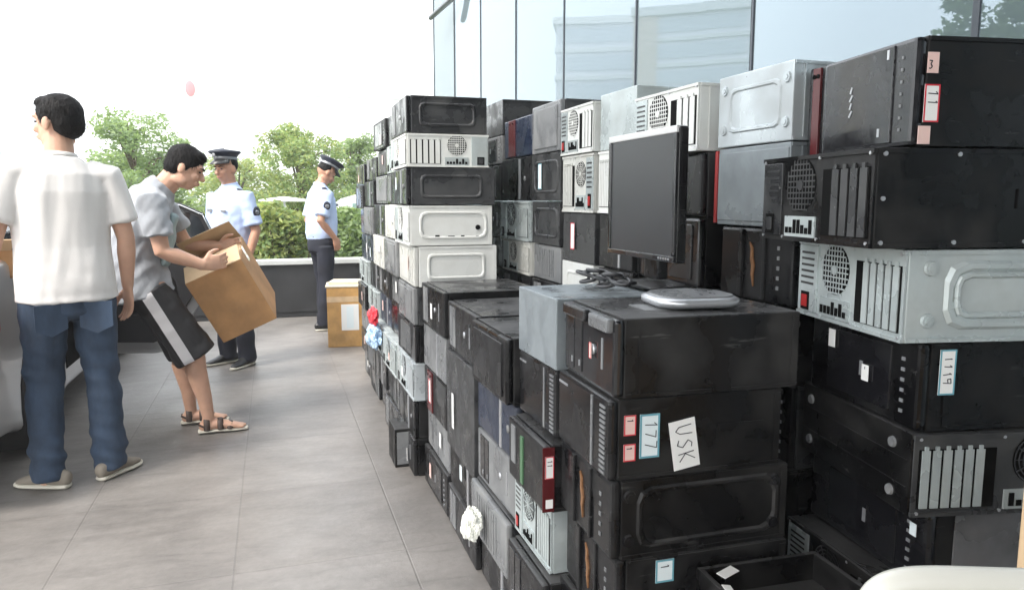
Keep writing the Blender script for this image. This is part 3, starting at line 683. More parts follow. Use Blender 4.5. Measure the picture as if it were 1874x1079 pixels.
b = MB(MXm)
for k in range(5): b.box(.30 + .012 * k, .306 + .012 * k, .082, .087, .005, .0075)
b.build('menu_button', silverp, mo)
# tangled cables under the monitor
cabm = mat('black_cable', (.02, .02, .022), .35)
random.seed(3)
for i, (x, y, lb) in enumerate(((.80, 1.76, 'tangle of black cable lying left of the monitor foot'), (.80, 1.64, 'loose loop of black cable in front of the monitor foot'))):
    b = MB(); pts = []
    for k in range(150):
        k = k * .22; a = k * .55; rr = .035 + .015 * math.sin(k * 1.3 + i); pts.append((x + rr * math.cos(a) * .8, y + rr * math.sin(a) * 1.5, T1 + .010 + .007 * (1 + math.sin(k * .9)) + .0009 * k))
    b.tube(pts, [.0045] * 150, 8, (0, 0, 1)); o = b.build('cable', cabm, smooth=True); tag(o, lb, 'cable', 'black cables by the monitor')
# grey rounded stand base on the corner stack
sb = empty('stand_base', (.875, 1.42, 1.0545), R(-8)); tag(sb, 'flat grey stand base with a rounded silver rim on the near corner stack', 'stand base')
def rrect(hx, hy, c, z, n=14):
    pts = []
    for sx, sy, a0 in ((1, 1, 0), (-1, 1, 90), (-1, -1, 180), (1, -1, 270)):
        for k in range(n): a = R(a0 + 90 * k / (n - 1)); pts.append((sx * (hx - c) + c * math.cos(a), sy * (hy - c) + c * math.sin(a), z))
    return pts
def slab(mb, prof):
    mb.ring([rrect(*p) for p in prof]); m = len(rrect(*prof[0])); o = len(mb.v) - m * len(prof)
    mb.f.append(tuple(o + i for i in range(m))); mb.f.append(tuple(o + m * (len(prof) - 1) + i for i in range(m))); mb.m += [mb.cur] * 2
b = MB(); slab(b, [(.090, .080, .05, 0), (.098, .09, .06, .006), (.098, .09, .06, .016), (.088, .080, .055, .021)]); b.build('rim', silverp, sb, True)
b = MB(); slab(b, [(.086, .078, .053, .0205), (.084, .076, .052, .024), (.06, .05, .04, .026)]); b.build('top_plate', greyp, sb)
# yellow-taped carton at the far end of the pile
cb = empty('cardboard_box', on_ground(648, 634), R(-6)); cb.location.y += .16; tag(cb, 'tall yellow taped cardboard box with a white label on the floor by the officer', 'cardboard box')
b = MB(); b.box(-.205, .245, -.16, .16, 0, .53, .006); b.build('carton', orangecard, cb)
b = MB(); b.box(-.215, .225, -.165, .165, .53, .545, .005); b.poly([(-.19, -.12), (.12, -.14), (.15, .1), (-.15, .14)], .545, .575); b.build('top_flaps', mat('cream_paper_flap', (.74, .66, .50), .7, var=.15, bump=.3), cb)
b = MB(fr((-.205, -.16, 0), (1, 0, 0), (0, 0, 1), (0, -1, 0))); b.box(.12, .27, .15, .38, 0, .003); b.build('label', paper, cb)
b = MB(fr((-.205, -.16, 0), (1, 0, 0), (0, 0, 1), (0, -1, 0))); b.box(.165, .225, .17, .36, .003, .0045); b.build('printed_block', palelabel, cb)
b = MB(fr((-.205, -.16, 0), (1, 0, 0), (0, 0, 1), (0, -1, 0))); b.box(0.0, .448, .40, .45, .0, .0015); b.build('tape_strip', tape, cb)
def crumple(name, c, r, m, lab, cat, seed, parent=None, n=3, amp=.35):
    bm = bmesh.new(); bmesh.ops.create_icosphere(bm, subdivisions=5, radius=1)
    for v in bm.verts:
        q = v.co * 1.7 + Vector((seed, seed * 2, 0)); k = 1 + amp * (noise.noise(q) + .5 * abs(noise.noise(q * 2.7)) - .45 * abs(noise.noise(q * 5.1)))
        v.co = Vector((v.co.x * r[0] * k, v.co.y * r[1] * k, v.co.z * r[2] * k))
    me = bpy.data.meshes.new(name); bm.to_mesh(me); bm.free(); me.materials.append(m)
    o = bpy.data.objects.new(name, me); COL.objects.link(o); o.location = c; tag(o, lab, cat); return o
bagm = mat('white_plastic_film', (.82, .83, .76), .35, var=.06)
o = crumple('plastic_bag', on_X(857, 958, .555), (.030, .035, .048), bagm, 'small crumpled white plastic bag hanging low on the pile front', 'plastic bag', 3, amp=.5); o.location.x = .565
o = crumple('red_packet', on_X(683, 578, .56), (.03, .10, .05), mat('red_foil', (.75, .05, .07), .3), 'bright red packet stuck out of the pile near the far box', 'packet', 5)
o = crumple('blue_plastic_bag', on_X(685, 612, .56), (.04, .12, .07), mat('pale_blue_film', (.45, .62, .85), .35, var=.3, vscale=20), 'crumpled pale blue plastic bag on the pile below the red packet', 'plastic bag', 9, amp=.5)
# small black box at the foot of the pile
q = on_ground(782, 836); sbx = empty('small_drive_case', (.575, q.y, 0), 0); tag(sbx, 'small black box with a red and white label jutting from the foot of the pile', 'small case')
b = MB(); b.box(-.05, .09, -.1, .1, 0.0, .19, .004); b.build('shell', B, sbx)
b = MB(fr((-.05, -.1, 0), (1, 0, 0), (0, 0, 1), (0, -1, 0))); b.box(.01, .13, .015, .175, 0, .002); b.build('side_panel', greyp, sbx)
sticker(sbx, fr((-.05, -.1, 0), (1, 0, 0), (0, 0, 1), (0, -1, 0)), .085, .10, .025, .045, paper, redink, n=.004)
# open black tray of small parts in the near foreground, pale plastic chair back, carton edge
tr = empty('open_case', (.975, 1.10, 0), R(-3)); tag(tr, 'open topped black case with white paper scraps in the near foreground', 'open case')
zt = .515
b = MB(); b.box(-.16, .13, -.15, .17, 0, zt - .06, .004)
b.box(-.16, .13, .158, .17, zt - .06, zt, .002); b.box(-.16, -.148, -.15, .158, zt - .06, zt, .002); b.box(.118, .13, -.15, .158, zt - .06, zt, .002); b.box(-.148, .118, -.15, -.138, zt - .06, zt, .002)
b.build('shell', B, tr)
b = MB(); b.box(-.10, .0, -.05, .09, zt - .062, zt - .03, .003); b.box(.02, .10, -.08, .05, zt - .062, zt - .035, .003); b.build('drive_cage', charm, tr)
for k, (x, y, a, ww, hh) in enumerate(((-.150, .04, 80, .09, .018), (-.11, .13, 25, .05, .022))):
    b = MB(Matrix.Translation((x, y, zt + .002)) @ Matrix.Rotation(R(a), 4, 'Z') @ Matrix.Rotation(R(8), 4, 'X')); b.box(-ww / 2, ww / 2, -hh / 2, hh / 2, 0, .0015); b.build('paper_scrap', paper, tr)
pc = empty('plastic_chair', (.98, .42, 0), R(-22)); tag(pc, 'white moulded plastic chair, only its rounded back top showing at bottom right', 'chair')
plas = mat('white_moulded_plastic', (.62, .61, .55), .3, var=.03)
# chair: top of the back at the bottom right corner of the picture
ct = near_depth(1852, 1085, .62); ct2 = near_depth(1590, 1085, .75)
pc.location = (ct.x, ct.y, 0)
zc = ct.z
def chair_parts():
    hw = .115; crown = []
    for k in range(41):
        a = PI - PI * k / 40; ca, sa = math.cos(a), math.sin(a)
        crown.append((hw * math.copysign(abs(ca) ** .35, ca), zc - .06 + .068 * abs(sa) ** .38))
    prof = [(-hw, zc - .30)] + crown + [(hw, zc - .30)]
    b = MB(); b.tube([(x, 0, z) for x, z in prof], [(.012, .014)] * len(prof), 12, (0, 1, 0)); b.build('back_frame', plas, pc, True)
    b = MB(); b.poly(prof, -.004, .006)
    for i, v in enumerate(b.v): b.v[i] = (v[0], v[2], v[1])
    b.build('back_panel', plas, pc)
    b = MB(); b.box(-.2, .2, -.40, .02, zc - .34, zc - .30, .012); b.build('seat', plas, pc)
    for sx in (-1, 1):
        for y in (-.36, .0):
            b = MB(); b.tube([(sx * .17, y, zc - .33), (sx * .20, y * 1.05, 0.01)], [.02, .015], 10); b.build('leg', plas, pc, True)
chair_parts()
q = near_depth(1868, 950, .95)
ce = empty('cardboard_box', (q.x + .155, q.y - .145, 0), R(0)); tag(ce, 'brown cardboard box cut off by the right edge beside the chair', 'cardboard box')
b = MB(); b.box(-.15, .15, -.15, .15, 0, near_depth(1868, 862, .95).z, .005); b.build('carton', cardlight, ce)

# ------------------------------------------------------------------ remesh helper
def remeshed(mb, name, m, parent, voxel, smooth_it=3, disp=None, factor=.5):
    me = mb.mesh(name); bm = bmesh.new(); bm.from_mesh(me); bmesh.ops.recalc_face_normals(bm, faces=bm.faces); bm.to_mesh(me); bm.free()
    o = bpy.data.objects.new(name, me); COL.objects.link(o)
    md = o.modifiers.new('r', 'REMESH'); md.mode = 'VOXEL'; md.voxel_size = voxel; md.use_smooth_shade = True
    if smooth_it: sm = o.modifiers.new('s', 'SMOOTH'); sm.factor = factor; sm.iterations = smooth_it
    dg = bpy.context.evaluated_depsgraph_get(); dg.update()
    new = bpy.data.meshes.new_from_object(o.evaluated_get(dg)); o.modifiers.clear(); o.data = new; bpy.data.meshes.remove(me); new.name = name
    new.materials.clear(); new.materials.append(m)
    if disp:
        ns = [v.normal.copy() for v in new.vertices]
        for v, nn in zip(new.vertices, ns): v.co += nn * disp(v.co, nn)
    new.polygons.foreach_set('use_smooth', [True] * len(new.polygons)); new.update()
    if parent: o.parent = parent
    return o

skin = mat('skin', (.58, .35, .25), .5, var=.08, vscale=12, spec=.35)
skin2 = mat('tanned_skin', (.50, .27, .18), .5, var=.08, vscale=12, spec=.35)
for m_ in (skin, skin2):
    p_ = m_.node_tree.nodes['Principled BSDF']; p_.inputs['Subsurface Weight'].default_value = .12; p_.inputs['Subsurface Radius'].default_value = (.02, .008, .004); p_.inputs['Subsurface Scale'].default_value = .4
hairm = mat('black_hair', (.007, .006, .006), .6, spec=.2, bump=1.0, bscale=160, stretch=(1, 1, .18))
wcot = mat('white_cotton', (.70, .68, .66), .9, var=.03, bump=.15, bscale=300, sheen=.2)
gcot = mat('grey_cotton', (.33, .35, .38), .9, var=.08, vscale=20, bump=.2, bscale=300, sheen=.2)
teal = mat('teal_shirt_front', (.27, .35, .36), .85, var=.2, vscale=14)
denim = mat('blue_denim', (.034, .056, .095), .85, var=.35, vscale=9, bump=.3, bscale=250, stretch=(1, 1, .5))
bshort = mat('black_polyester', (.012, .012, .014), .6, var=.2)
gstripe = mat('grey_side_stripe', (.42, .42, .44), .7)
lblue = mat('light_blue_shirt', (.48, .58, .80), .85, var=.06, vscale=8)
navy = mat('navy_trousers', (.010, .012, .022), .75, var=.3)
capm = mat('navy_cap', (.016, .02, .035), .55)
silverband = mat('silver_braid', (.30, .30, .31), .35, metal=.6)
leather = mat('black_leather', (.015, .015, .016), .35)
olive = mat('taupe_canvas', (.24, .21, .17), .85, var=.12)
sole = mat('off_white_rubber', (.62, .59, .50), .6)
brown = mat('dark_brown_leather', (.05, .03, .022), .5)

def V(*a): return Vector(a)
def lerp(a, b, t): return a + (b - a) * t
def fold(sx, sz, amp, seed=0, hor=0):
    def f(c, n):
        q = Vector((c.x * sx + seed, c.y * sx, c.z * sz)); a = noise.noise(q) + .5 * noise.noise(q * 2.1)
        if hor: a += hor * noise.noise(Vector((c.x * 5 + seed, c.y * 5, c.z * 22)))
        return a * amp
    return f
def hand(mb, w_, d, nrm, curl, side, s=1.0, thumb=1):
    """wrist, direction, palm normal (towards which fingers curl), curl 0..1; side: direction of the thumb"""
    d = d.normalized(); side = (side - d * side.dot(d)).normalized(); nrm = d.cross(side) * (1 if d.cross(side).dot(nrm) > 0 else -1)
    pe = w_ + d * .085 * s
    mb.tube([w_ - d * .02, w_ + d * .02 * s, w_ + d * .055 * s, pe], [(.024 * s, .019 * s), (.033 * s, .017 * s), (.042 * s, .015 * s), (.040 * s, .012 * s)], 14, side, .6)
    for k, ln in enumerate((.072, .082, .076, .060)):
        base = pe + side * (.029 - .0195 * k) * s - d * .008
        a0 = curl * (.35 + .06 * k); pts = [base]; dirv = d + side * (.10 - .07 * k) ; dirv.normalize(); cur = base
        for j, fr_ in enumerate((.42, .32, .26)):
            ang = a0 + curl * .75 * j; dd = (dirv * math.cos(ang) + nrm * math.sin(ang)).normalized(); cur = cur + dd * ln * fr_ * s; pts.append(cur)
        mb.tube(pts, [.0095 * s, .0088 * s, .008 * s, .0065 * s], 9, side)
    if thumb:
        b0 = w_ + d * .022 * s + side * .026 * s; b1 = b0 + (d * .6 + side * .55 + nrm * .35).normalized() * .042 * s; b2 = b1 + (d * .85 + side * .15 + nrm * .4).normalized() * .032 * s; b3 = b2 + (d * .9 + nrm * .35).normalized() * .022 * s
        mb.tube([b0, b1, b2, b3], [.015 * s, .0115 * s, .0105 * s, .008 * s], 10, nrm)
def head_rot(fwd, up):
    y = fwd.normalized(); x = y.cross(up).normalized(); z = x.cross(y); return Matrix((x, y, z)).transposed()
def head(mb, c, Rm, s=1.0):
    E = lambda p, r, rot=None: mb.ell(c + Rm @ (Vector(p) * s), [q * s for q in r], Rm if rot is None else Rm @ rot)
    E((0, -.012, .022), (.077, .096, .088)); E((0, .012, -.035), (.062, .072, .075)); E((0, .045, -.075), (.036, .034, .032))
    E((0, .085, -.012), (.012, .024, .026)); E((0, .103, -.024), (.0165, .016, .013)); E((0, .07, .03), (.055, .022, .018))
    E((0, .087, -.052), (.026, .014, .007)); E((0, .083, -.064), (.022, .014, .008))
    for q in (-1, 1): E((q * .035, .064, -.022), (.022, .022, .022)); E((q * .080, -.006, -.008), (.009, .019, .031)); E((q * .05, .0, -.07), (.016, .04, .026))
def face_bits(parent, c, Rm, s=1.0, mt=None):
    b = MB()
    for q in (-1, 1): b.ell(c + Rm @ (Vector((q * .031, .081, .008)) * s), [.010 * s, .006 * s, .0045 * s], Rm, 10, 6)
    b.build('eyes', ink, parent, True)
    b = MB()
    for q in (-1, 1): b.tube([c + Rm @ (Vector((q * .014, .094, .026)) * s), c + Rm @ (Vector((q * .033, .091, .031)) * s), c + Rm @ (Vector((q * .050, .076, .027)) * s)], [.0035, .004, .002], 7)
    b.build('eyebrows', hairm, parent, True)
    b = MB(); b.tube([c + Rm @ (Vector((-.022, .094, -.058)) * s), c + Rm @ (Vector((0, .100, -.058)) * s), c + Rm @ (Vector((.022, .094, -.058)) * s)], [.002, .0028, .002], 7)
    b.build('mouth', mat('lip_red', (.30, .09, .07), .5), parent, True)
def hair(parent, c, Rm, s=1.0, vox=.005):
    b = MB(); b.ell(c + Rm @ (Vector((0, -.017, .042)) * s), [.0855 * s, .096 * s, .086 * s], Rm); b.ell(c + Rm @ (Vector((0, -.05, -.002)) * s), [.076 * s, .062 * s, .070 * s], Rm)
    b.ell(c + Rm @ (Vector((0, .035, .085)) * s), [.062 * s, .05 * s, .032 * s], Rm)
    for q in (-1, 1): b.ell(c + Rm @ (Vector((q * .073, .008, .022)) * s), [.010 * s, .022 * s, .034 * s], Rm)
    ho = remeshed(b, 'hair', hairm, parent, vox, 2, lambda p, n: .003 * noise.noise(Vector((p.x * 160, p.y * 160, p.z * 45))) + .0022 * noise.noise(p * 30))
    rng = random.Random(4); me = ho.data; vs = [v.co.copy() for v in me.vertices]; ns = [v.normal.copy() for v in me.vertices]
    bm = bmesh.new(); bm.from_mesh(me); cr = c + Rm @ (Vector((.0, -.03, .12)) * s)
    for _ in range(2600):
        k = rng.randrange(len(vs)); p0, n0 = vs[k], ns[k]; away = (p0 - cr); away = (away - n0 * away.dot(n0))
        if away.length < 1e-4: continue
        d = (away.normalized() + n0 * rng.uniform(.12, .5) + Vector((rng.gauss(0, .25), rng.gauss(0, .25), rng.gauss(0, .25)))).normalized(); sd = d.cross(n0).normalized() * .0011
        ln = rng.uniform(.010, .022) * s; q = [bm.verts.new(p0 - sd), bm.verts.new(p0 + sd), bm.verts.new(p0 + d * ln + n0 * .001)]
        bm.faces.new(q)
    bm.to_mesh(me); bm.free()
def shoe(mbu, mbs, a, fwd, s=1.0):
    f = fwd.normalized(); x = Vector((f.y, -f.x, 0)); M = Matrix((x, f, Vector((0, 0, 1)))).transposed().to_4x4(); M.translation = a
    mbs.M = M; mbu.M = M
    prof = [(.0, -.075, .030), (.0, -.03, .036), (0, .04, .040), (.004, .11, .046), (.002, .17, .040), (0, .20, .022)]
    mbs.tube([(p[0], p[1] * s, .012) for p in prof], [(p[2], .013) for p in prof], 18, (1, 0, 0), .8)
    mbu.tube([(0, -.07 * s, .045), (0, -.02, .052), (0, .05 * s, .050), (.003, .11 * s, .036), (.002, .165 * s, .028), (0, .19 * s, .024)], [(.030, .036), (.036, .045), (.038, .036), (.041, .024), (.035, .016), (.02, .010)], 18, (1, 0, 0), .8)
    mbs.M = Matrix.Identity(4); mbu.M = Matrix.Identity(4)

def leg_garment(b, hip, knee, ank, rh, rk, ra, t_end=1.0, flare=0):
    if t_end >= 1: rh, rk, ra = rh * .97, rk * .92, ra * .90
    k0 = lerp(hip, knee, .5)
    if t_end >= 1.0: end = ank; pts = [hip, k0, knee, lerp(knee, ank, .5), end]; rad = [rh, (rh + rk) / 2 * 1.02, rk, (rk + ra) / 2 * 1.03, ra]
    else: end = lerp(hip, knee, t_end * 2); pts = [hip, lerp(hip, end, .5), end]; rad = [rh, (rh * 1.02), rh * 1.0 + flare]
    b.tube(pts, rad, 20, (1, 0, 0), .15)

# ================= man in the white shirt =================
fL = on_ground(78, 884); fR = on_ground(192, 876); mid = (fL + fR) / 2
rd = Vector((mid.x, mid.y, 0)).normalized()
face_a = math.atan2(rd.x, rd.y)
man = empty('person', (mid.x + .035, mid.y, 0), -face_a + R(6)); tag(man, 'person in white t-shirt and blue jeans seen from behind, head turned left', 'person')
H = 1.0
lx, rx = -.135, .118
pel = V(-.005, 0, .90)
hipL, hipR = V(-.095, 0, .88), V(.095, 0, .88); knL, knR = V(-.120, .02, .49), V(.108, .02, .49); anL, anR = V(lx, -.02, .075), V(rx, -.02, .075)
shL, shR = V(-.182, 0, 1.415), V(.180, -.005, 1.40); elR, wrR = V(.245, -.01, 1.11), V(.250, .05, .885)
elL, wrL = V(-.262, -.02, 1.12), V(-.285, .20, 1.00)
hc = V(.01, .01, 1.615); hf = V(-.70, .70, -.02); Rm = head_rot(hf, V(0, 0, 1))
b = MB()
b.tube([pel, V(0, 0, 1.1), V(0, 0, 1.3), V(0, 0, 1.42)], [(.14, .10), (.13, .09), (.155, .095), (.12, .07)], 20)
b.tube([V(0, -.015, 1.40), V(0.005, -.01, 1.47), V(.008, 0, 1.56)], [(.066, .062), (.060, .060), (.056, .058)], 16)
head(b, hc, Rm)
for s_, e_, w__ in ((shL, elL, wrL), (shR, elR, wrR)):
    b.tube([s_, lerp(s_, e_, .5), e_, lerp(e_, w__, .3), w__], [.052, .046, .039, .040, .026], 14)
for h_, k_, a_ in ((hipL, knL, anL), (hipR, knR, anR)): b.tube([h_, k_, a_, a_ - V(0, -.02, .04)], [.075, .05, .04, .035], 14)
hand(b, wrR + V(0, .0, -.01), V(.02, .12, -1), V(-.6, .5, 0), .45, V(-.25, .95, .1), 1.06)
hand(b, wrL, V(-.05, 1, .05), V(.3, 0, -1), .7, V(1, 0, .4), 1.0)
remeshed(b, 'body', skin, man, .0055, 3)
hair(man, hc, Rm); face_bits(man, hc, Rm)
b = MB()
b.tube([V(0, -.002, .845), V(0, -.002, .95), V(-.004, 0, 1.08), V(-.004, 0, 1.20), V(0, -.002, 1.32), V(0, -.004, 1.40), V(0, -.008, 1.445), V(.004, -.01, 1.475)],
       [(.203, .150), (.197, .144), (.190, .132), (.195, .130), (.200, .128), (.180, .112), (.128, .085), (.078, .068)], 32, (1, 0, 0), .05)
for s_, e_ in ((shL, elL), (shR, elR)):
    inn = lerp(s_, V(0, 0, s_.z - .03), .35)
    b.tube([inn, s_ + V(0, 0, -.015), lerp(s_, e_, .40), lerp(s_, e_, .74)], [(.075, .075), (.074, .072), (.072, .070), (.076, .073)], 20, (0, 1, 0), .1)
def shirt_fold(c, n):
    a = .010 * noise.noise(V(c.x * 9 + c.z * 1.5, c.y * 5, c.z * 1.5 - 3)) + .006 * noise.noise(V(c.x * 22 - c.z * 3, c.y * 8, c.z * 2.6)) + .004 * noise.noise(V(c.x * 14, c.y * 10, c.z * 16)) * max(0, 1 - abs(c.z - .93) / .12)
    r_ = 0
    return a + r_ - .002 * math.exp(-((c.z - .87) / .02) ** 2)
remeshed(b, 'shirt', wcot, man, .0065, 9, shirt_fold)
b = MB(); b.tube([V(.004, -.012, 1.468), V(.005, -.010, 1.484)], [(.074, .066), (.070, .062)], 24, (1, 0, 0), .1); remeshed(b, 'collar', wcot, man, .005, 1)
b = MB()
b.tube([V(0, -.01, .80), V(0, -.01, .88), V(0, -.005, .97)], [(.172, .122), (.180, .118), (.160, .098)], 28, (1, 0, 0), .4)
leg_garment(b, hipL + V(0, -.005, -.04), knL, anL + V(0, 0, -.03), .103, .080, .075); leg_garment(b, hipR + V(0, -.005, -.04), knR, anR + V(0, 0, -.03), .103, .080, .075)
def jean_fold(c, n):
    k = max(0, 1 - abs(c.z - .5) / .16) + max(0, 1 - abs(c.z - .14) / .14) * 1.3 + .35
    return .014 * k * noise.noise(V(c.x * 9, c.y * 9, c.z * 20 + c.x * 6)) + .006 * noise.noise(V(c.x * 13 + 9, c.y * 13, c.z * 4))
jn = remeshed(b, 'jeans', denim, man, .007, 3, jean_fold)
b = MB()
for s_ in (-1, 1):
    b.M = fr((s_ * .085, -.128, .79), (1, -s_ * .25, 0), (0, 0, 1), (0, -1, 0)); b.poly([(-.062, .05), (.062, .05), (.062, -.06), (0, -.09), (-.062, -.06)], -.006, .006)
b.M = Matrix.Identity(4); b.build('back_pocket', denim, jn)
for a_, d_ in ((anL + V(0.02, 0, -.075), V(-.70, .62, 0)), (anR + V(0, 0, -.075), V(.70, .55, 0))):
    bu, bs = MB(), MB(); shoe(bu, bs, a_, d_, .88); up = remeshed(bu, 'shoe', olive, man, .006, 2); remeshed(bs, 'shoe_sole', sole, up, .006, 2)

# box in his left hand
hb = empty('cardboard_box', man.matrix_basis @ V(-.37, .41, .925), man.rotation_euler.z + R(12)); tag(hb, 'open brown cardboard box at the left edge in front of the white shirted man', 'cardboard box')
b = MB(); b.box(-.17, .17, -.14, .14, 0, .012); b.box(-.17, .17, -.14, -.134, 0, .13); b.box(-.17, .17, .134, .14, 0, .13); b.box(-.17, -.164, -.134, .134, 0, .13); b.box(.164, .17, -.134, .134, 0, .13); b.build('carton', card, hb)
b = MB(Matrix.Translation((0, -.14, .13)) @ Matrix.Rotation(R(-35), 4, 'X')); b.box(-.165, .165, -.09, 0, -.003, .002); b.build('flap', cardlight, hb)

# ================= man in shorts carrying the carton =================
f0 = on_ground(383, 783)
m2 = empty('person', (f0.x - .02, f0.y, 0), R(-90 + 4)); tag(m2, 'person in grey t-shirt and striped black shorts bending with a carton', 'person')
# local: +y is forward (right in the picture), x towards the camera
def P2(u, z, x=0): return V(x, u, z)
near, far = .09, -.09
b = MB()
hc2 = P2(-.03, 1.455, .01); hf2 = V(.10, .93, -.42); Rm2 = head_rot(hf2, V(0, .30, 1))
b.tube([P2(-.27, .86), P2(-.29, 1.0), P2(-.25, 1.18), P2(-.19, 1.30)], [(.14, .10), (.13, .09), (.155, .095), (.12, .07)], 20)
b.tube([P2(-.19, 1.28), P2(-.135, 1.36), P2(-.075, 1.43)], [(.064, .066), (.056, .06), (.055, .058)], 16)
head(b, hc2, Rm2, .98)
shN, shF = P2(-.20, 1.285, .185), P2(-.18, 1.285, -.18)
elN, wN = P2(-.155, 1.02, .215), P2(.035, .945, .20)
elF, wF = P2(-.06, 1.04, -.24), P2(.12, 1.02, -.19)
for s_, e_, w__ in ((shN, elN, wN), (shF, elF, wF)): b.tube([s_, lerp(s_, e_, .5), e_, lerp(e_, w__, .3), w__], [.052, .047, .041, .042, .028], 14)
hand(b, wN, V(-.35, 1, .15), V(-1, -.2, 0), .55, V(0, .1, 1), 1.05); hand(b, wF, V(.35, 1, .1), V(1, 0, 0), .6, V(0, .1, 1), 1.0)
hN, hF = P2(-.24, .85, near), P2(-.24, .85, -.09); kN, kF = P2(-.03, .475, .10), P2(-.10, .47, -.11); aN, aF = P2(.02, .085, .09), P2(-.075, .085, -.13)
for h_, k_, a_ in ((hN, kN, aN), (hF, kF, aF)):
    b.tube([h_, lerp(h_, k_, .5), k_, lerp(k_, a_, .3) + V(0, -.015, 0), lerp(k_, a_, .7), a_, a_ - V(0, .01, .045)], [.085, .072, .052, .056, .040, .032, .034], 16)
    b.tube([a_ + V(0, -.03, -.045), a_ + V(0, .05, -.035), a_ + V(0, .13, -.052), a_ + V(0, .175, -.058)], [(.030, .028), (.036, .030), (.042, .018), (.030, .011)], 14)
    for q in range(5): b.tube([a_ + V(-.026 + .014 * q, .15, -.056), a_ + V(-.028 + .015 * q, .195 - .008 * abs(q - 1.5), -.060)], [.0105, .0085], 8)
remeshed(b, 'body', skin, m2, .0055, 3)
hair(m2, hc2, Rm2, .98); face_bits(m2, hc2, Rm2, .98)
b = MB()
b.tube([P2(-.265, .775), P2(-.285, .86), P2(-.30, .98), P2(-.28, 1.10), P2(-.235, 1.22), P2(-.195, 1.30), P2(-.16, 1.345), P2(-.140, 1.365)],
       [(.205, .155), (.20, .15), (.19, .145), (.195, .14), (.20, .135), (.165, .115), (.11, .085), (.074, .070)], 32, (1, 0, 0), .05)
for s_, e_ in ((shN, elN), (shF, elF)):
    b.tube([lerp(s_, P2(-.2, 1.26), .4), s_ + V(0, 0, -.01), lerp(s_, e_, .45), lerp(s_, e_, .70)], [(.075, .07), (.074, .072), (.074, .072), (.078, .076)], 20, (0, 1, 0), .1)
def f2(c, n): return .014 * noise.noise(V(c.x * 6, c.y * 14 + c.z * 8, c.z * 5)) + .009 * noise.noise(V(c.x * 10, c.y * 22 - c.z * 14, c.z * 12))
remeshed(b, 'shirt', gcot, m2, .0065, 3, f2)
b = MB(); b.tube([P2(-.155, .95), P2(-.135, 1.08), P2(-.10, 1.20)], [(.13, .03), (.15, .035), (.13, .03)], 20, (1, 0, 0), .6); remeshed(b, 'shirt_front_print', teal, m2, .008, 3, f2)
b = MB()
b.tube([P2(-.235, .74), P2(-.255, .82), P2(-.27, .90)], [(.165, .145), (.175, .140), (.16, .12)], 28, (1, 0, 0), .4)
eN, eF = P2(-.025, .44, .10), P2(-.075, .43, -.11)
for h_, e_ in ((hN, eN), (hF, eF)): b.tube([h_ + V(0, 0, -.05), lerp(h_, e_, .5) + V(0, -.01, 0), e_], [.108, .106, .114], 22, (1, 0, 0), .08)
shf = lambda c, n: .010 * noise.noise(V(c.x * 8, c.y * 14, c.z * 6)) + .004 * noise.noise(c * 24)
sho = remeshed(b, 'shorts', bshort, m2, .007, 3, shf)
bb = MB(); a0, a1 = P2(-.245, .80, .178), P2(-.055, .425, .222)
pts = []
for k in range(33):
    c_ = lerp(a0, a1, k / 32); hit, loc, nn, _ = sho.ray_cast(V(.6, c_.y, c_.z), V(-1, 0, 0)); pts.append((loc if hit else c_) + V(.002, 0, 0))
vs, fs = [], []
for k, p_ in enumerate(pts):
    for q in (-.028, .028): 
        c_ = V(.6, p_.y + q * .9, p_.z + q * .45); hit, loc, nn, _ = sho.ray_cast(c_, V(-1, 0, 0)); vs.append((loc if hit else p_) + V(.009, 0, 0))
    if k: fs.append((2 * k - 2, 2 * k - 1, 2 * k + 1, 2 * k))
bb.add(vs, fs); bb.build('side_stripe', gstripe, sho, True)
for a_ in (aN, aF):
    b = MB(); b.tube([a_ + V(0, -.05, -.072), a_ + V(0, .04, -.070), a_ + V(0, .13, -.072), a_ + V(0, .20, -.074)], [(.034, .011), (.036, .010), (.046, .010), (.032, .009)], 18); o = remeshed(b, 'sandal_sole', sole, m2, .005, 1)
    b = MB()
    for u, z in ((.11, -.035), (.06, -.012), (-.01, .0)):
        b.tube([a_ + V(-.042, u, -.06), a_ + V(-.03, u, z - .005), a_ + V(0, u, z + .006), a_ + V(.03, u, z - .005), a_ + V(.042, u, -.06)], [(.016, .005)] * 5, 8, (0, 1, 0))
    b.tube([a_ + V(.036, -.01, -.05), a_ + V(.02, -.05, -.03), a_ + V(-.02, -.05, -.03), a_ + V(-.036, -.01, -.05)], [.006] * 4, 8)
    b.build('sandal_strap', brown, m2, True)

# carried carton: edges measured as three perpendicular directions
Rc = cam.rotation_euler.to_matrix()
ea = Rc @ V(.1276, -.3177, -.1904); eb = Rc @ V(.2686, .1289, -.0351); ec = Rc @ V(-.3018, .3945, -.8607)
ea_n = ea.normalized(); eb_n = (eb - ea_n * eb.dot(ea_n)).normalized(); ec_n = ea_n.cross(eb_n)
if ec_n.dot(ec) < 0: ec_n = -ec_n
cor = V(*near_depth(338, 520, 4.0))
la, lb_, lc = .41, .325, .38
cen = cor + ea_n * la / 2 + eb_n * lb_ / 2 + ec_n * lc / 2
M3 = Matrix((ea_n, eb_n, ec_n)).transposed()
if M3.determinant() < 0: M3 = Matrix((ea_n, eb_n, -ec_n)).transposed(); sgn = -1
else: sgn = 1
cc = empty('cardboard_box', cen); cc.rotation_euler = M3.to_euler(); tag(cc, 'big brown taped cardboard box carried tilted by the man in shorts', 'cardboard box')
b = MB(); b.box(-la / 2, la / 2, -lb_ / 2, lb_ / 2, -lc / 2, lc / 2, .006); b.build('carton', card, cc)
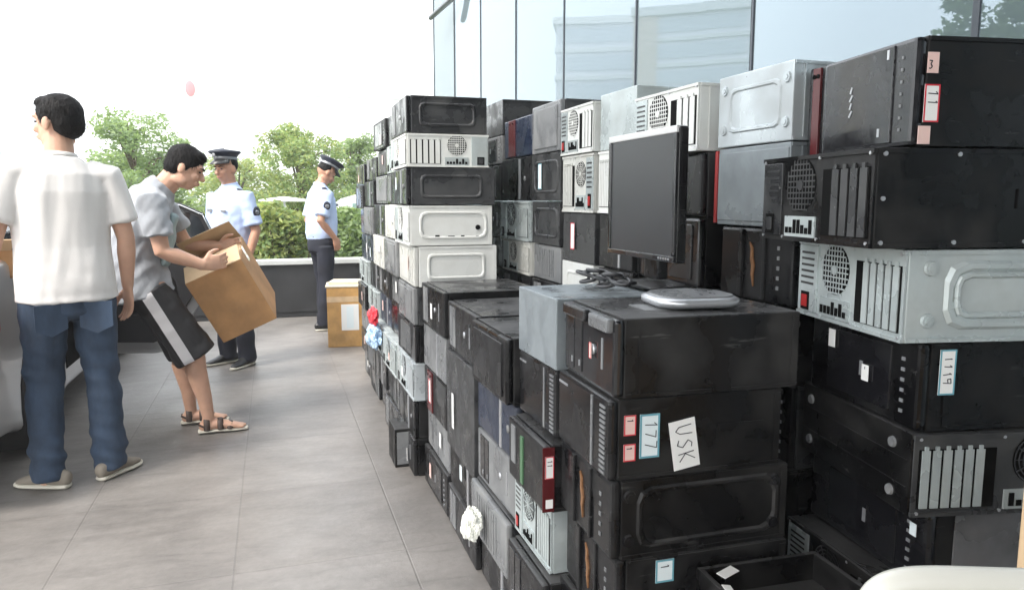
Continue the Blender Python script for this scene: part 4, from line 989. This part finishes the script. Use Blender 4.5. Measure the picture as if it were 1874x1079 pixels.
b = MB(); b.box(-la / 2 - .0015, -la / 2 + .001, -lb_ / 2 + .0, lb_ / 2, -.028, .028); b.box(-la / 2, -la / 2 + .09, lb_ / 2 - .001, lb_ / 2 + .0015, -.028, .028); b.box(-la / 2, -la / 2 + .08, -lb_ / 2 - .0015, -lb_ / 2 + .001, -.028, .028); b.build('tape_strip', tape, cc)
b = MB(); b.box(-la / 2 - .003, -la / 2 - .0012, -lb_ / 2 + .004, lb_ / 2 - .004, -lc / 2 + .004, -.004, .001); b.box(-la / 2 - .003, -la / 2 - .0012, -lb_ / 2 + .004, lb_ / 2 - .004, .004, lc / 2 - .004, .001); b.build('end_flap', cardlight, cc)

for sg, wd_, an in ((-1, .17, 35), (1, .15, 75)):
    b = MB(Matrix.Translation((-la / 2, 0, sg * lc / 2)) @ Matrix.Rotation(R(-sg * an * (1 if sgn > 0 else 1)), 4, 'Y')); b.box(-wd_, 0, -lb_ / 2 + .004, lb_ / 2 - .004, -.002, .002); b.build('open_flap', cardlight, cc)
# ================= officers =================
def cap(parent, c, Rm, s=1.0, badge=True):
    M = Rm.to_4x4(); M.translation = c
    b = MB(M); lv = [(.078, .097, .070), (.080, .099, .082), (.080, .099, .098), (.092, .112, .112), (.118, .135, .130), (.112, .128, .142), (.06, .07, .150), (.002, .002, .152)]
    loops = [[(rx_ * s * math.cos(2 * PI * i / 28), (ry_ * math.sin(2 * PI * i / 28) - .012) * s, (z + .014 * math.sin(2 * PI * i / 28)) * s) for i in range(28)] for rx_, ry_, z in lv]
    b.ring(loops); b.build('cap', capm, parent, True)
    b = MB(M); b.ring([[(r * s * math.cos(2 * PI * i / 28), (q * math.sin(2 * PI * i / 28) - .012) * s, (z + .014 * math.sin(2 * PI * i / 28)) * s) for i in range(28)] for r, q, z in ((.081, .100, .074), (.0825, .1015, .080), (.0825, .1015, .088), (.081, .100, .094))]); b.build('cap_band', silverband, parent, True)
    b = MB(M)
    L1, L2 = [], []
    for i in range(11):
        a = R(20 + 140 * i / 10); L1.append((.080 * s * math.cos(a), (.098 * math.sin(a) - .012) * s, .084 * s)); L2.append((.088 * s * math.cos(a), (.158 * math.sin(a) - .012) * s, .052 * s))
    b.add(L1 + L2 + [(x_, y_, z_ - .004) for x_, y_, z_ in L1 + L2], [(i, i + 1, 12 + i, 11 + i) for i in range(10)] + [(22 + i, 33 + i, 34 + i, 23 + i) for i in range(10)] + [(11 + i, 12 + i, 34 + i, 33 + i) for i in range(10)])
    b.build('cap_peak', leather, parent, True)
    if badge: b = MB(M); b.ell((0, .112 * s, .118 * s), (.017 * s, .006, .020 * s)); b.build('cap_badge', silverband, parent, True)
def officer(loc, rz, label, hf, arms, headoff=(0, .02, 0), legs=.09, s=1.0, vox=.008, stance=0):
    o = empty('person', loc, rz); o.scale = (s, s, s); tag(o, label, 'person', 'uniformed officers at the far end')
    b = MB(); hc_ = V(0, .01, 1.575) + V(*headoff); Rr = head_rot(hf, V(0, -.3 * hf.z / max(.2, hf.length) * 0, 1))
    b.tube([V(0, 0, .9), V(0, 0, 1.1), V(0, 0, 1.3), V(0, 0, 1.40)], [(.14, .10), (.13, .09), (.15, .095), (.11, .07)], 18)
    b.tube([V(0, -.01, 1.38), V(0, 0, 1.45), hc_ + V(0, -.01, -.05)], [.064, .058, .055], 14); head(b, hc_, Rr, .96)
    for (s_, e_, w__, hd, pn, th) in arms:
        b.tube([s_, lerp(s_, e_, .5), e_, lerp(e_, w__, .3), w__], [.05, .045, .038, .038, .026], 12); hand(b, w__, hd, pn, .5, th, 1.0)
    aL, aR = V(-legs - .02, stance, .08), V(legs + .02, -stance, .08); kL, kR = V(-legs - .01, .02 + stance / 2, .47), V(legs + .01, .02 - stance / 2, .47); hL, hR = V(-.09, 0, .88), V(.09, 0, .88)
    for h_, k_, a_ in ((hL, kL, aL), (hR, kR, aR)): b.tube([h_, k_, a_], [.075, .05, .038], 12)
    remeshed(b, 'body', skin2, o, vox, 2)
    b = MB(); b.tube([V(0, 0, .915), V(0, 0, .97), V(0, .01, 1.08), V(0, .01, 1.2), V(0, .005, 1.3), V(0, 0, 1.37), V(0, -.005, 1.42), V(0, -.005, 1.45)], [(.17, .135), (.185, .15), (.185, .15), (.19, .14), (.195, .13), (.17, .11), (.10, .08), (.068, .062)], 28, (1, 0, 0), .1)
    for (s_, e_, *_r) in arms: b.tube([lerp(s_, V(0, 0, 1.33), .4), s_, lerp(s_, e_, .45), lerp(s_, e_, .82)], [.07, .068, .066, .07], 16, (0, 1, 0), .1)
    remeshed(b, 'shirt', lblue, o, vox, 3, lambda c, n: .008 * noise.noise(V(c.x * 9, c.y * 9, c.z * 7)) + .004 * noise.noise(c * 22))
    b = MB(); b.tube([V(0, -.006, 1.435), V(0, 0, 1.468)], [(.070, .064), (.064, .062)], 20, (1, 0, 0), .1); remeshed(b, 'collar', lblue, o, .006, 1)
    b = MB(); b.tube([V(0, 0, .80), V(0, 0, .88), V(0, 0, .955)], [(.165, .13), (.172, .135), (.165, .13)], 24, (1, 0, 0), .3)
    leg_garment(b, hL + V(0, 0, -.04), kL, aL + V(0, 0, -.03), .098, .078, .078); leg_garment(b, hR + V(0, 0, -.04), kR, aR + V(0, 0, -.03), .098, .078, .078)
    remeshed(b, 'trousers', navy, o, vox, 3, lambda c, n: .008 * noise.noise(V(c.x * 8, c.y * 8, c.z * 10)))
    b = MB(); b.tube([V(0, 0, .935), V(0, 0, .962)], [(.171, .137), (.174, .140)], 24, (1, 0, 0), .05); b.build('belt', leather, o, True)
    for a_, d_ in ((aL, -.2), (aR, .2)):
        bu, bs = MB(), MB(); shoe(bu, bs, a_ - V(0, 0, .08), V(d_, 1, 0)); up = remeshed(bu, 'shoe', leather, o, .008, 2); remeshed(bs, 'shoe_sole', sole, up, .008, 1)
    for (s_, e_, *_r) in arms:
        q = 1 if s_.x > 0 else -1
        b = MB(); b.tube([V(q * .075, .0, 1.425), V(q * .165, .0, 1.393)], [(.03, .008), (.028, .008)], 10, (0, 1, 0)); b.build('epaulette', capm, o, True)
        c_ = lerp(s_, e_, .42) + V(q * .068, 0, 0)
        b = MB(); b.ell(c_, (.010, .036, .042)); pb = b.build('sleeve_badge', capm, o, True)
        b = MB(); b.ell(c_ + V(q * .006, 0, -.004), (.007, .022, .020)); b.build('badge_centre', silverband, pb, True)
    b = MB(); b.box(-.10, -.05, .138, .146, 1.24, 1.255); b.box(.05, .10, .138, .146, 1.24, 1.265); b.build('chest_badge', silverband, o)
    # short dark hair under the cap
    b = MB(); b.ell(hc_ + Rr @ V(0, -.028, .030), (.078, .080, .072), Rr); remeshed(b, 'hair', hairm, o, vox, 1)
    face_bits(o, hc_, Rr, .96); cap(o, hc_, Rr, .98)
    return o
g = on_ground(436, 666)
arms = [(V(-.18, 0, 1.35), V(-.245, -.02, 1.09), V(-.24, .07, .87), V(0, .15, -1), V(.7, .5, 0), V(.4, .9, 0)),
        (V(.18, 0, 1.35), V(.235, -.03, 1.09), V(.235, .06, .87), V(0, .15, -1), V(-.7, .5, 0), V(-.4, .9, 0))]
officer(g, R(134), 'person in police cap and pale blue shirt, half hidden by the carried carton', V(-.10, .95, -.12), arms, s=.965)
g = on_ground(594, 601)
arms = [(V(-.175, 0, 1.35), V(-.23, -.05, 1.09), V(-.16, .09, .95), V(.2, .5, -.9), V(.7, .5, 0), V(.4, .9, 0)),
        (V(.175, 0, 1.35), V(.235, -.10, 1.10), V(.19, .06, .93), V(-.1, .35, -1), V(-.9, .3, 0), V(-.2, .9, .3))]
officer(g, R(-72), 'person in police cap looking down, hand in pocket beside the yellow carton', V(.05, .85, -.60), arms, headoff=(0, .06, -.005), s=.99, stance=.05)

# ------------------------------------------------------------------ car at the left with an open rear door
silverpaint = mat('silver_car_paint', (.46, .465, .47), .28, metal=.55, coat=.6)
rubber = mat('tyre_rubber', (.02, .02, .02), .8)
cglass = mat('dark_car_glass', (.012, .015, .018), .06, spec=.8)
chrome = mat('chrome', (.7, .7, .7), .12, metal=1)
trim = mat('black_door_trim', (.014, .014, .016), .55, var=.2)
CX, CY = -1.16, 3.35
car = empty('parked_car', (CX, CY, 0)); tag(car, 'silver car at the left edge with its rear door swung open', 'car')
def arch(yc, r=.36):
    return [(yc + r * math.cos(a), .30 + r * math.sin(a)) for a in [R(200 - 220 * k / 12) for k in range(13)]]
side = [(0.02, .42), (0.10, .26), (.50, .22)] + [(y, z) for y, z in arch(1.0)] + [(1.45, .20), (3.1, .20)] + [(y, z) for y, z in arch(3.60)] + [(4.1, .22), (4.42, .26), (4.5, .45), (4.46, .66), (4.2, .80), (3.3, .93), (2.6, .96), (1.0, .98), (.55, 1.02), (.15, 1.00), (.03, .86)]
def extr(prof, x0, x1, bev, name, m, parent, tuck=None):
    b = MB(); b.M = Matrix(((0, 0, 1, 0), (1, 0, 0, 0), (0, 1, 0, 0), (0, 0, 0, 1))); b.poly(prof, x0, x1)
    me = b.mesh(name); bm = bmesh.new(); bm.from_mesh(me); bmesh.ops.recalc_face_normals(bm, faces=bm.faces)
    if tuck:
        for v in bm.verts: v.co = tuck(v.co)
    if bev: bmesh.ops.bevel(bm, geom=[e for e in bm.edges if len(e.link_faces) == 2 and e.calc_face_angle() > .9], offset=bev, segments=4, profile=.6, affect='EDGES')
    for f in bm.faces: f.smooth = True
    bm.to_mesh(me); bm.free(); me.materials.append(m); o = bpy.data.objects.new(name, me); COL.objects.link(o); o.parent = parent
    try: me.set_sharp_from_angle(angle=R(35))
    except Exception: pass
    return o
extr(side, -1.72, 0, .055, 'body', silverpaint, car)
gh = [(.50, 1.0), (1.15, 1.30), (1.55, 1.37), (2.3, 1.37), (2.6, 1.30), (3.25, .94)]
def tk(c):
    t = (c.z - .94) / .45; mid_ = -.86; return V(mid_ + (c.x - mid_) * (1 - .16 * t), c.y, c.z)
extr(gh, -1.66, -.06, .03, 'greenhouse', cglass, car, tk)
extr([(1.12, 1.305), (1.55, 1.38), (2.3, 1.38), (2.63, 1.305), (2.55, 1.34), (2.3, 1.395), (1.55, 1.395), (1.2, 1.34)], -1.55, -.17, 0, 'roof', silverpaint, car)
for yc in (1.0, 3.60):
    for xx in (-.13, -1.60):
        wm = Matrix.Translation((xx, yc, .315)) @ Matrix.Rotation(R(90), 4, 'Y')
        wh = MB(wm); prof = [(.20, -.10), (.29, -.105), (.312, -.08), (.315, 0), (.312, .08), (.29, .105), (.20, .10)]
        wh.ring([[(r_ * math.cos(2 * PI * i / 36), r_ * math.sin(2 * PI * i / 36), z_) for i in range(36)] for r_, z_ in prof]); tyre = wh.build('wheel', rubber, car, True)
        b = MB(wm); b.cyl((0, 0, -.06), .205, .12, 30); 
        b.build('rim', charm, tyre)
        b = MB(wm)
        for k in range(7):
            a = 2 * PI * k / 7; b.stroke([(.03 * math.cos(a), .03 * math.sin(a)), (.195 * math.cos(a), .195 * math.sin(a))], .035, .055, .085)
        b.cyl((0, 0, .05), .045, .045, 16); b.build('spokes', silverpaint, tyre)
b = MB(); b.box(-.03, .004, .06, .42, .70, .84, .02); b.build('tail_light', redp, car)
b = MB(); b.box(-1.69, -1.66, .06, .42, .70, .84, .02); b.build('tail_light', redp, car)
b = MB(); b.box(-1.70, -.02, -.05, .12, .36, .58, .04); b.build('bumper', silverpaint, car)
b = MB(); b.box(-.01, .004, 1.42, 2.02, .32, .93, .001); b.build('door_opening', hole, car)
# rear door, hinged at its far end and swung out so that its inner side faces the camera
dr = empty('open_door', (0.0, 2.10, 0), R(-7)); dr.parent = car; dr.location = (-.0, 2.02, 0); dr.scale = (.8, 1, 1)
def door_poly(prof, y0, y1, name, m, parent, bev=0):
    b = MB(); b.M = Matrix(((1, 0, 0, 0), (0, 0, 1, 0), (0, 1, 0, 0), (0, 0, 0, 1))); b.poly(prof, y0, y1); return b.build(name, m, parent)
dp = [(0, .34), (.04, .285), (.50, .275), (.60, .29), (.70, .36), (.78, .50), (.90, .66), (.965, .80), (.97, .90), (0, .93)]
door_poly(dp, 0, .05, 'door_skin', silverpaint, dr)
tp = [(.02, .37), (.50, .355), (.60, .385), (.68, .46), (.74, .56), (.86, .72), (.92, .84), (.925, .90), (.02, .93)]
door_poly(tp, -.045, -.002, 'door_trim', trim, dr)
b = MB(); b.box(.15, .62, -.09, -.045, .66, .72, .012); b.build('armrest', trim, dr)
b = MB(); b.box(.10, .24, -.055, -.045, .78, .82, .004); b.build('door_handle', chrome, dr)
fp_ = [(0, .93), (.06, 1.22), (.25, 1.275), (.50, 1.285), (.75, 1.265), (.92, 1.20), (.985, 1.08), (.97, .90)]
fi_ = [(.03, .94), (.08, 1.19), (.26, 1.243), (.50, 1.252), (.74, 1.232), (.89, 1.175), (.95, 1.07), (.94, .92)]
b = MB(); n_ = len(fp_)
vs = [(x_, 0, z_) for x_, z_ in fp_] + [(x_, 0, z_) for x_, z_ in fi_] + [(x_, .035, z_) for x_, z_ in fp_] + [(x_, .035, z_) for x_, z_ in fi_]
fs = [(i, i + 1, n_ + i + 1, n_ + i) for i in range(n_ - 1)] + [(2 * n_ + i, 2 * n_ + i + 1, 3 * n_ + i + 1, 3 * n_ + i) for i in range(n_ - 1)] + [(i, i + 1, 2 * n_ + i + 1, 2 * n_ + i) for i in range(n_ - 1)] + [(n_ + i, n_ + i + 1, 3 * n_ + i + 1, 3 * n_ + i) for i in range(n_ - 1)]
b.add(vs, fs); b.build('window_frame', trim, dr)
b = MB(); b.tube([(x_, -.002, z_ - .012) for x_, z_ in fp_[1:-1]], [.006] * (n_ - 2), 8, (0, 1, 0)); b.build('window_trim', chrome, dr, True)
door_poly(fi_, .015, .02, 'window_glass', cglass, dr)

# ------------------------------------------------------------------ planting beyond the wall
def leafmat(name, c):
    m = mat(name, c, .55, var=.45, vscale=2.2, rnd=.1); t_ = m.node_tree; p_ = t_.nodes['Principled BSDF']
    tr_ = t_.nodes.new('ShaderNodeBsdfTranslucent'); tr_.inputs[0].default_value = (c[0] * 1.5, c[1] * 1.5, c[2], 1); mx_ = t_.nodes.new('ShaderNodeMixShader'); mx_.inputs[0].default_value = .4
    t_.links.new(p_.outputs[0], mx_.inputs[1]); t_.links.new(tr_.outputs[0], mx_.inputs[2]); t_.links.new(mx_.outputs[0], t_.nodes['Material Output'].inputs[0])
    return m
LV = [leafmat('fresh_green_leaf', (.22, .30, .13)), leafmat('mid_green_leaf', (.19, .26, .15)), leafmat('yellow_green_leaf', (.30, .34, .13))]
bark = mat('bark', (.12, .09, .065), .9, var=.3, bump=.4)
def leaves(mb, c, r, n, size, rng, up=.3):
    for _ in range(n):
        while True:
            q = Vector((rng.uniform(-1, 1), rng.uniform(-1, 1), rng.uniform(-1, 1)))
            if .25 < q.length <= 1: break
        p_ = Vector((c[0] + q.x * r[0], c[1] + q.y * r[1], c[2] + q.z * r[2]))
        a = Vector((rng.gauss(0, 1), rng.gauss(0, 1), rng.gauss(0, .6))).normalized(); b_ = a.orthogonal().normalized(); b_ = (Quaternion(a, rng.uniform(0, 6.28)) @ b_)
        s = size * rng.uniform(.6, 1.3); mb.cur = 0 if rng.random() < .65 else 1
        mb.add([p_ - a * s, p_ + b_ * s * .42, p_ + a * s, p_ - b_ * s * .42], [(0, 1, 2, 3)])
def tree(label, x, y, h, rad, crown_z, mats, seed, n=7000, leaf=.075, group='trees beyond the terrace wall', clumps=90, base=-.012):
    rng = random.Random(seed); root = empty('tree', (x, y, base)); tag(root, label, 'tree', group)
    b = MB(); top = V(rng.uniform(-.2, .2), rng.uniform(-.2, .2), crown_z + (h - crown_z) * .55)
    b.tube([V(0, 0, 0), V(.03, 0, crown_z * .5), V(top.x * .5, top.y * .5, crown_z), top], [.11 * h / 5, .085 * h / 5, .06 * h / 5, .02], 10); b.build('trunk', bark, root, True)
    cr = MB(); lm = MB(); ce_ = []
    for k in range(clumps):
        a = rng.uniform(0, 2 * PI); t = rng.random(); zz = crown_z + (h - crown_z) * t; env = rad * math.sin(PI * min(1, .22 + .66 * t)) ** .6 * rng.uniform(.3, 1.12)
        c_ = V(env * math.cos(a), env * math.sin(a), zz); ce_.append(c_); r_ = rng.uniform(.20, .42) * rad * .8
        leaves(cr, c_, (r_, r_, r_ * .75), n // clumps, leaf, rng)
        if k % 3 == 0: lm.tube([V(top.x * .4, top.y * .4, max(crown_z * .8, zz - rad * .7)), lerp(V(0, 0, zz - .2), c_, .6), c_], [.03, .018, .006], 6)
    cr.build('crown', mats, root); lm.build('limbs', bark, root, True)
    return root
def at(px, dist, z=0):
    r_ = ray(px, 367); q = Vector((r_.x, r_.y, 0)).normalized() * dist; return q.x, q.y
x_, y_ = at(255, 15.5); tree('leafy green tree between the two men at the left', x_, y_, 2.85, 1.0, .35, LV[:2], 1, 15000, .045)
x_, y_ = at(545, 15); tree('light green tree standing behind the two officers', x_, y_, 2.75, .95, .35, [LV[0], LV[2]], 2, 14000, .045)
x_, y_ = at(655, 17); tree('green tree beside the far end of the computer pile', x_, y_, 2.6, .8, .4, LV[:2], 3, 11000, .045)
x_, y_ = at(440, 22); tree('distant pale green tree above the middle officer', x_, y_, 2.4, 1.2, .5, [LV[2], LV[0]], 4, 9000, .06)
x_, y_ = at(215, 19); tree('small tree half hidden behind the white shirted man', x_, y_, 2.3, 1.0, .5, LV[:2], 6, 8000, .055)
# tree out of frame at the left, seen mirrored in the glass
tree('dark green tree left of the view, mirrored in the top right glass', -8.3, 9.8, 6.8, 1.7, 2.6, LV[:2], 9, 16000, .08, clumps=70)
def bush(label, px, dist, h, rad, mats, seed, n=2600, leaf=.06):
    rng = random.Random(seed); x_, y_ = at(px, dist); root = empty('shrub', (x_, y_, -.012)); tag(root, label, 'shrub', 'shrubs beyond the terrace wall')
    b = MB()
    for k in range(10):
        a = rng.uniform(0, 2 * PI); rr_ = rad * rng.uniform(0, .7); leaves(b, (rr_ * math.cos(a), rr_ * math.sin(a) * .6, h * rng.uniform(.3, .8)), (rad * .4, rad * .35, h * .26), n // 10, leaf, rng)
    b.build('foliage', mats, root); b = MB()
    for k in range(6): a = k * 1.05; b.tube([(0, 0, 0), (rad * .5 * math.cos(a), rad * .4 * math.sin(a), h * .7)], [.02, .008], 6)
    b.build('stems', bark, root)
spec = [(150, 11.2, 1.3, .75), (225, 11.0, 1.35, .7), (300, 11.4, 1.25, .75), (375, 11.2, 1.3, .7), (440, 10.8, 1.22, .6), (478, 10.2, 1.28, .5), (510, 10.0, 1.34, .5), (548, 10.1, 1.2, .5), (625, 10.6, 1.2, .45), (665, 10.4, 1.1, .4)]
bl = ['low green shrub behind the white shirted man', 'green shrub behind the open car door', 'green shrub behind the back of the bending man', 'green shrub behind the bending man\'s head', 'yellow green shrub right behind the middle officer',
      'yellow green bamboo like shrub just right of the middle officer', 'tallest yellow green shrub between the two officers', 'yellow green shrub just left of the right officer', 'green shrub just right of the right officer', 'small green shrub beside the end of the pile']
for k, ((px, d_, h_, r_), lb) in enumerate(zip(spec, bl)): bush(lb, px, d_, h_, r_, [LV[2], LV[0]] if 4 <= k <= 7 else LV[:2], 40 + k, 2600, .055)
b = MB(); rng = random.Random(77)
for k in range(60):
    xx = -34 + k * .95 + rng.uniform(-.3, .3); yy = 27 + rng.uniform(-1.5, 1.5); leaves(b, (xx, yy, rng.uniform(.7, 1.9)), (1.1, .9, .9), 260, .13, rng)
tag(b.build('far_hedge', [LV[0], LV[1]]), 'continuous mass of green planting beyond the road', 'hedge', kind='stuff')
# white van and parasol glimpsed beyond the wall
vx, vy = at(668, 13.2); van = empty('parked_van', (vx + .9, vy, 0), R(0)); tag(van, 'pale van parked beyond the wall, mostly hidden by the pile', 'van')
extr([(-1.6, .3), (1.6, .3), (1.75, .6), (1.7, 1.0), (1.25, 1.32), (.9, 1.42), (-1.6, 1.42), (-1.7, .9)], -.8, .8, .06, 'body', mat('white_van_paint', (.7, .74, .72), .3, coat=.4), van).rotation_euler = (0, 0, R(90))
b = MB(); b.box(-1.2, 1.3, -.815, -.80, .92, 1.24, .005); b.build('side_window', mat('greenish_glass', (.25, .36, .34), .1), van)
for xx in (-1.1, 1.1):
    b = MB(Matrix.Translation((xx, -.74, .3)) @ Matrix.Rotation(R(90), 4, 'X')); b.cyl((0, 0, -.08), .3, .16, 24); b.build('wheel', rubber, van)
px_, py_ = at(520, 13.5); ps = empty('parasol', (px_, py_, 0)); tag(ps, 'flat white parasol among the greenery left of the right officer', 'parasol')
b = MB(); b.cyl((0, 0, 0), .02, 1.34, 10); b.build('pole', silverp, ps)
b = MB(); b.cyl((0, 0, 1.30), .42, .05, 8, .05); b.cyl((0, 0, 1.27), .42, .03, 8); b.build('canopy', mat('white_canvas', (.8, .8, .78), .8), ps)

# ------------------------------------------------------------------ pale buildings far off
bw = mat('white_rendered_wall', (.85, .85, .85), .8); bwin = mat('pale_window_glass', (.68, .72, .77), .3); bgrey = mat('pale_lilac_panel', (.80, .80, .84), .7); bcream = mat('cream_panel', (.74, .64, .54), .7)
def building(label, cx, cy, wx, wy, h, rz, wall, floors, bays=1, win=True, z0=-.012):
    o = empty('building', (cx, cy, z0), rz); tag(o, label, 'building', 'pale buildings beyond the terrace')
    b = MB(); b.box(-wx / 2, wx / 2, -wy / 2, wy / 2, 0, h); b.build('wall', wall, o)
    b = MB(); b.box(-wx / 2 - .3, wx / 2 + .3, -wy / 2 - .3, wy / 2 + .3, h, h + .6); b.build('roof_edge', bw, o)
    if win:
        fh = h / floors
        for k in range(floors):
            b = MB()
            b.box(-wx / 2 - .12, wx / 2 + .12, -wy / 2 - .12, wy / 2, fh * k, fh * k + fh * .16); b.build('floor_slab', bw, o)
            b = MB()
            for q in range(bays):
                u0 = -wx / 2 + wx * q / bays + .5; u1 = -wx / 2 + wx * (q + 1) / bays - .5
                b.box(u0, u1, -wy / 2 - .05, -wy / 2 + .02, fh * k + fh * .35, fh * k + fh * .85); 
            for q in range(2): b.box(wx / 2 - .02, wx / 2 + .05, -wy / 2 + wy * q / 2 + .6, -wy / 2 + wy * (q + 1) / 2 - .6, fh * k + fh * .35, fh * k + fh * .85)
            b.build('window_band', bwin, o)
    if 'cream' in label: b = MB(); b.box(wx / 2 - 1.6, wx / 2 + .14, -wy / 2 - .14, -wy / 2 + .1, 0, h + .3); b.build('cream_end', bcream, o)
    return o
def polar(a, d): return math.sin(R(a)) * d, math.cos(R(a)) * d
x_, y_ = polar(-24.0, 75); building('pale slab block with window bands, mirrored in the glass left half', x_ + 4.8, y_, 9.5, 12, 17.0, R(24), bgrey, 7)
x_, y_ = polar(-31.0, 62); building('lilac grey block with cream end, mirrored in the glass centre', x_ + 4.8, y_, 7.5, 14, 14.3, R(36), bgrey, 8)
b = building('long low white building beyond the greenery', *at(650, 95), 24, 10, 13.2, R(-2), bw, 4, 6, False)
b = building('tall white building standing in the left background', *at(408, 66), 12.5, 8, 19.5, R(5), bw, 6, 8, False)
# red round sign on the tall building
r_ = ray(348, 162); nrm_ = b.rotation_euler.z
c_ = b.location; nv = V(math.sin(nrm_), -math.cos(nrm_), 0); pl = V(c_.x, c_.y, 0) + nv * 4.1
t_ = (pl.dot(nv)) / V(r_.x, r_.y, 0).dot(nv); sp_ = V(r_.x * t_, r_.y * t_, CAM_Z + r_.z * t_)
b2 = MB(Matrix.Rotation(R(90), 4, 'X')); 
b2.ell((0, 0, 0), (.34, .58, .08)); o = b2.build('wall_sign', mat('pale_red_sign', (.62, .20, .22), .6)); o.location = sp_; o.rotation_euler = (0, 0, nrm_)
tag(o, 'small round red sign high on the white building at left', 'sign')

# ------------------------------------------------------------------ the air: far things fade towards white
hz = bpy.data.materials.new('haze_air'); hz.use_nodes = True; ht = hz.node_tree
for n_ in list(ht.nodes):
    if n_.type != 'OUTPUT_MATERIAL': ht.nodes.remove(n_)
pv = ht.nodes.new('ShaderNodeVolumePrincipled'); pv.inputs['Density'].default_value = .0022; pv.inputs['Color'].default_value = (.97, .98, 1, 1); pv.inputs['Anisotropy'].default_value = .2
ht.links.new(pv.outputs[0], ht.nodes['Material Output'].inputs['Volume'])
b = MB(); b.box(-112, 112, -42, 112, -1.2, 21.5); tag(b.build('haze', hz), kind='stuff')
